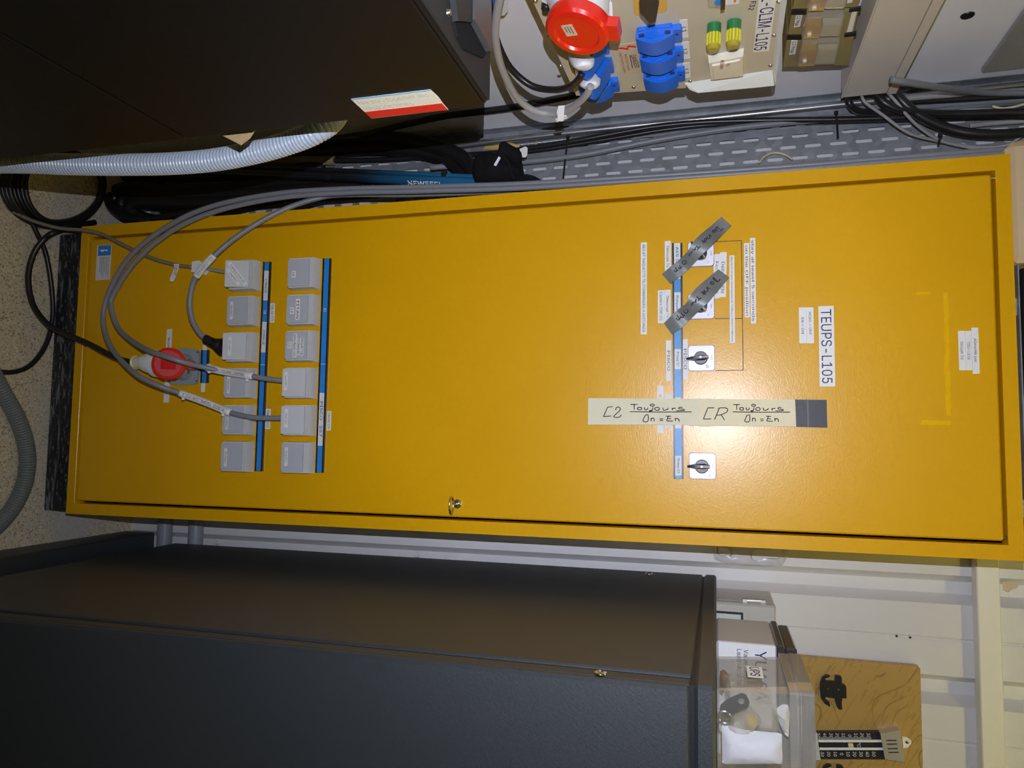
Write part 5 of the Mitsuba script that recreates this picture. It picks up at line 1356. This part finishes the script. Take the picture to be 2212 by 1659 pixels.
obj('back', tpoly([(200, 1168), (1195, 1160), (1235, 1540), (210, 1535)], 0, .012), 'mat_scale', th, smooth=False)
obj('scale', tpoly([(290, 1166), (1170, 1162), (1180, 1262), (300, 1264)], .012, .014), 'mat_scale', th, smooth=False)
obj('scale', tpoly([(330, 1425), (1200, 1420), (1210, 1518), (340, 1522)], .012, .014), 'mat_scale', th, smooth=False)
obj('scale_band', tpoly([(300, 1232), (1040, 1236), (1042, 1262), (302, 1262)], .014, .0145), 'mat_cable_grey', th, smooth=False)
for (b0, b1) in ((1285, 1285), (1394, 1394)):
    obj('glass_tube', sweep([tq(305 + (b0 - 1285) * .15, b0, BY - .015), tq(1180 + (b0 - 1285) * .2, b1, BY - .015)], .0028, 12), 'mat_white_tick', th, smooth=True)
for s, a, b in [(s, 310 + 86 * i, 1212) for i, s in enumerate(('50', '40', '30', '20', '10', '0', '10', '20', '30'))] + [(s, 362 + 89 * i, 1468) for i, s in enumerate(('30', '20', '10', '0', '10', '20', '30', '40', '50'))]:
    q = tq(a, b, BY - .0145)
    obj('number', put(text_mesh(s, .0062), FR(q[0], q[2], -BY + .0140)), 'mat_white_tick', th, smooth=False)
obj('reset_button', tpoly([(715, 1320), (785, 1318), (798, 1375), (728, 1378)], .012, .016), 'mat_gland', th, smooth=False)
q = tq(868, 1340, BY - .0125)
obj('lettering', put(text_mesh('°C', .0062), FR(q[0], q[2], -BY + .012)), 'mat_white_tick', th, smooth=False)
obj('end_cap', tpoly([(1165, 1185), (1435, 1140), (1500, 1580), (1230, 1540)], 0, .024), 'mat_alu', th, smooth=False, label='silver slotted end cap')
for i, b in enumerate((1280, 1330, 1394, 1445)):
    obj('slot', tpoly([(1245 + 10 * i, b - 7), (1385 + 10 * i, b - 9), (1387 + 10 * i, b + 5), (1247 + 10 * i, b + 7)], .024, .0246), 'mat_scale', th, smooth=False)
obj('end_cap', tpoly([(100, 1175), (285, 1178), (340, 1550), (110, 1560)], 0, .022), 'mat_light_grey', th, smooth=False)
obj('hanger', put(prism(Polygon([tq(a, b, BY)[[0, 2]] for a, b in ((1465, 1220), (1530, 1230), (1590, 1275), (1590, 1320), (1540, 1370), (1480, 1385))]), 0, .002), FR(0, 0, -BY)), 'mat_label', th, smooth=False)
q = tq(1530, 1298, BY - .002)
obj('hanger_screw', put(lathe([(0, 0), (.0042, 0), (.003, .003), (0, .0035)], 16), FR(q[0], q[2], -BY + .002)), 'mat_chrome', th)

# ------------------------------------------------------------------ clear pouch beside the cabinet, and what stands above it
PYc = .314
ppts = [onY(a, b, PYc) for a, b in ((1541, 1170), (1541, 1200), (1546, 1210), (1565, 1217), (1620, 1223), (1662, 1224), (1690, 1222), (1700, 1205), (1706, 1175))]
obj('clear_pouch', pillow(Polygon([p_[[0, 2]] for p_ in ppts]), PYc, .014, seed=20, step=.008, amp=.3), 'mat_pouch', None, 'crinkled transparent plastic pouch hanging beside the right edge of the cabinet', 'pouch', smooth=True)
obj('beige_box', cbox(-.03, .188, .015, .24, CZ1 + .001, CZ1 + .14, .012), 'mat_beige_box', None, 'beige box standing on top of the yellow cabinet at its left corner', 'box', smooth=30)
tt = thing('ladder_tray', 'steel tray full of dark cables above the yellow cabinet', 'cable tray')
obj('sheet', cbox(.192, .695, .02, .28, CZ1 + .012, CZ1 + .014), 'mat_galvanised', tt, smooth=False)
for bx_ in (.25, .60): obj('bracket', cbox(bx_, bx_ + .03, .03, .27, CZ1, CZ1 + .012), 'mat_galvanised', tt, smooth=False)
rng = np.random.RandomState(4)
for i in range(9):
    y_, z_ = .045 + .024 * i, CZ1 + .026 + .012 * (i % 3)
    obj('cable', cable_mesh([(.195, y_, z_ + .01), (.5, y_ + .01 * rng.rand(), z_ + .02 * rng.rand()), (.69, y_, z_ + .03 * rng.rand())], .009 + .004 * rng.rand(), 8, 10), ('mat_black', 'mat_cable_grey', 'mat_black')[i % 3], tt, smooth=True)
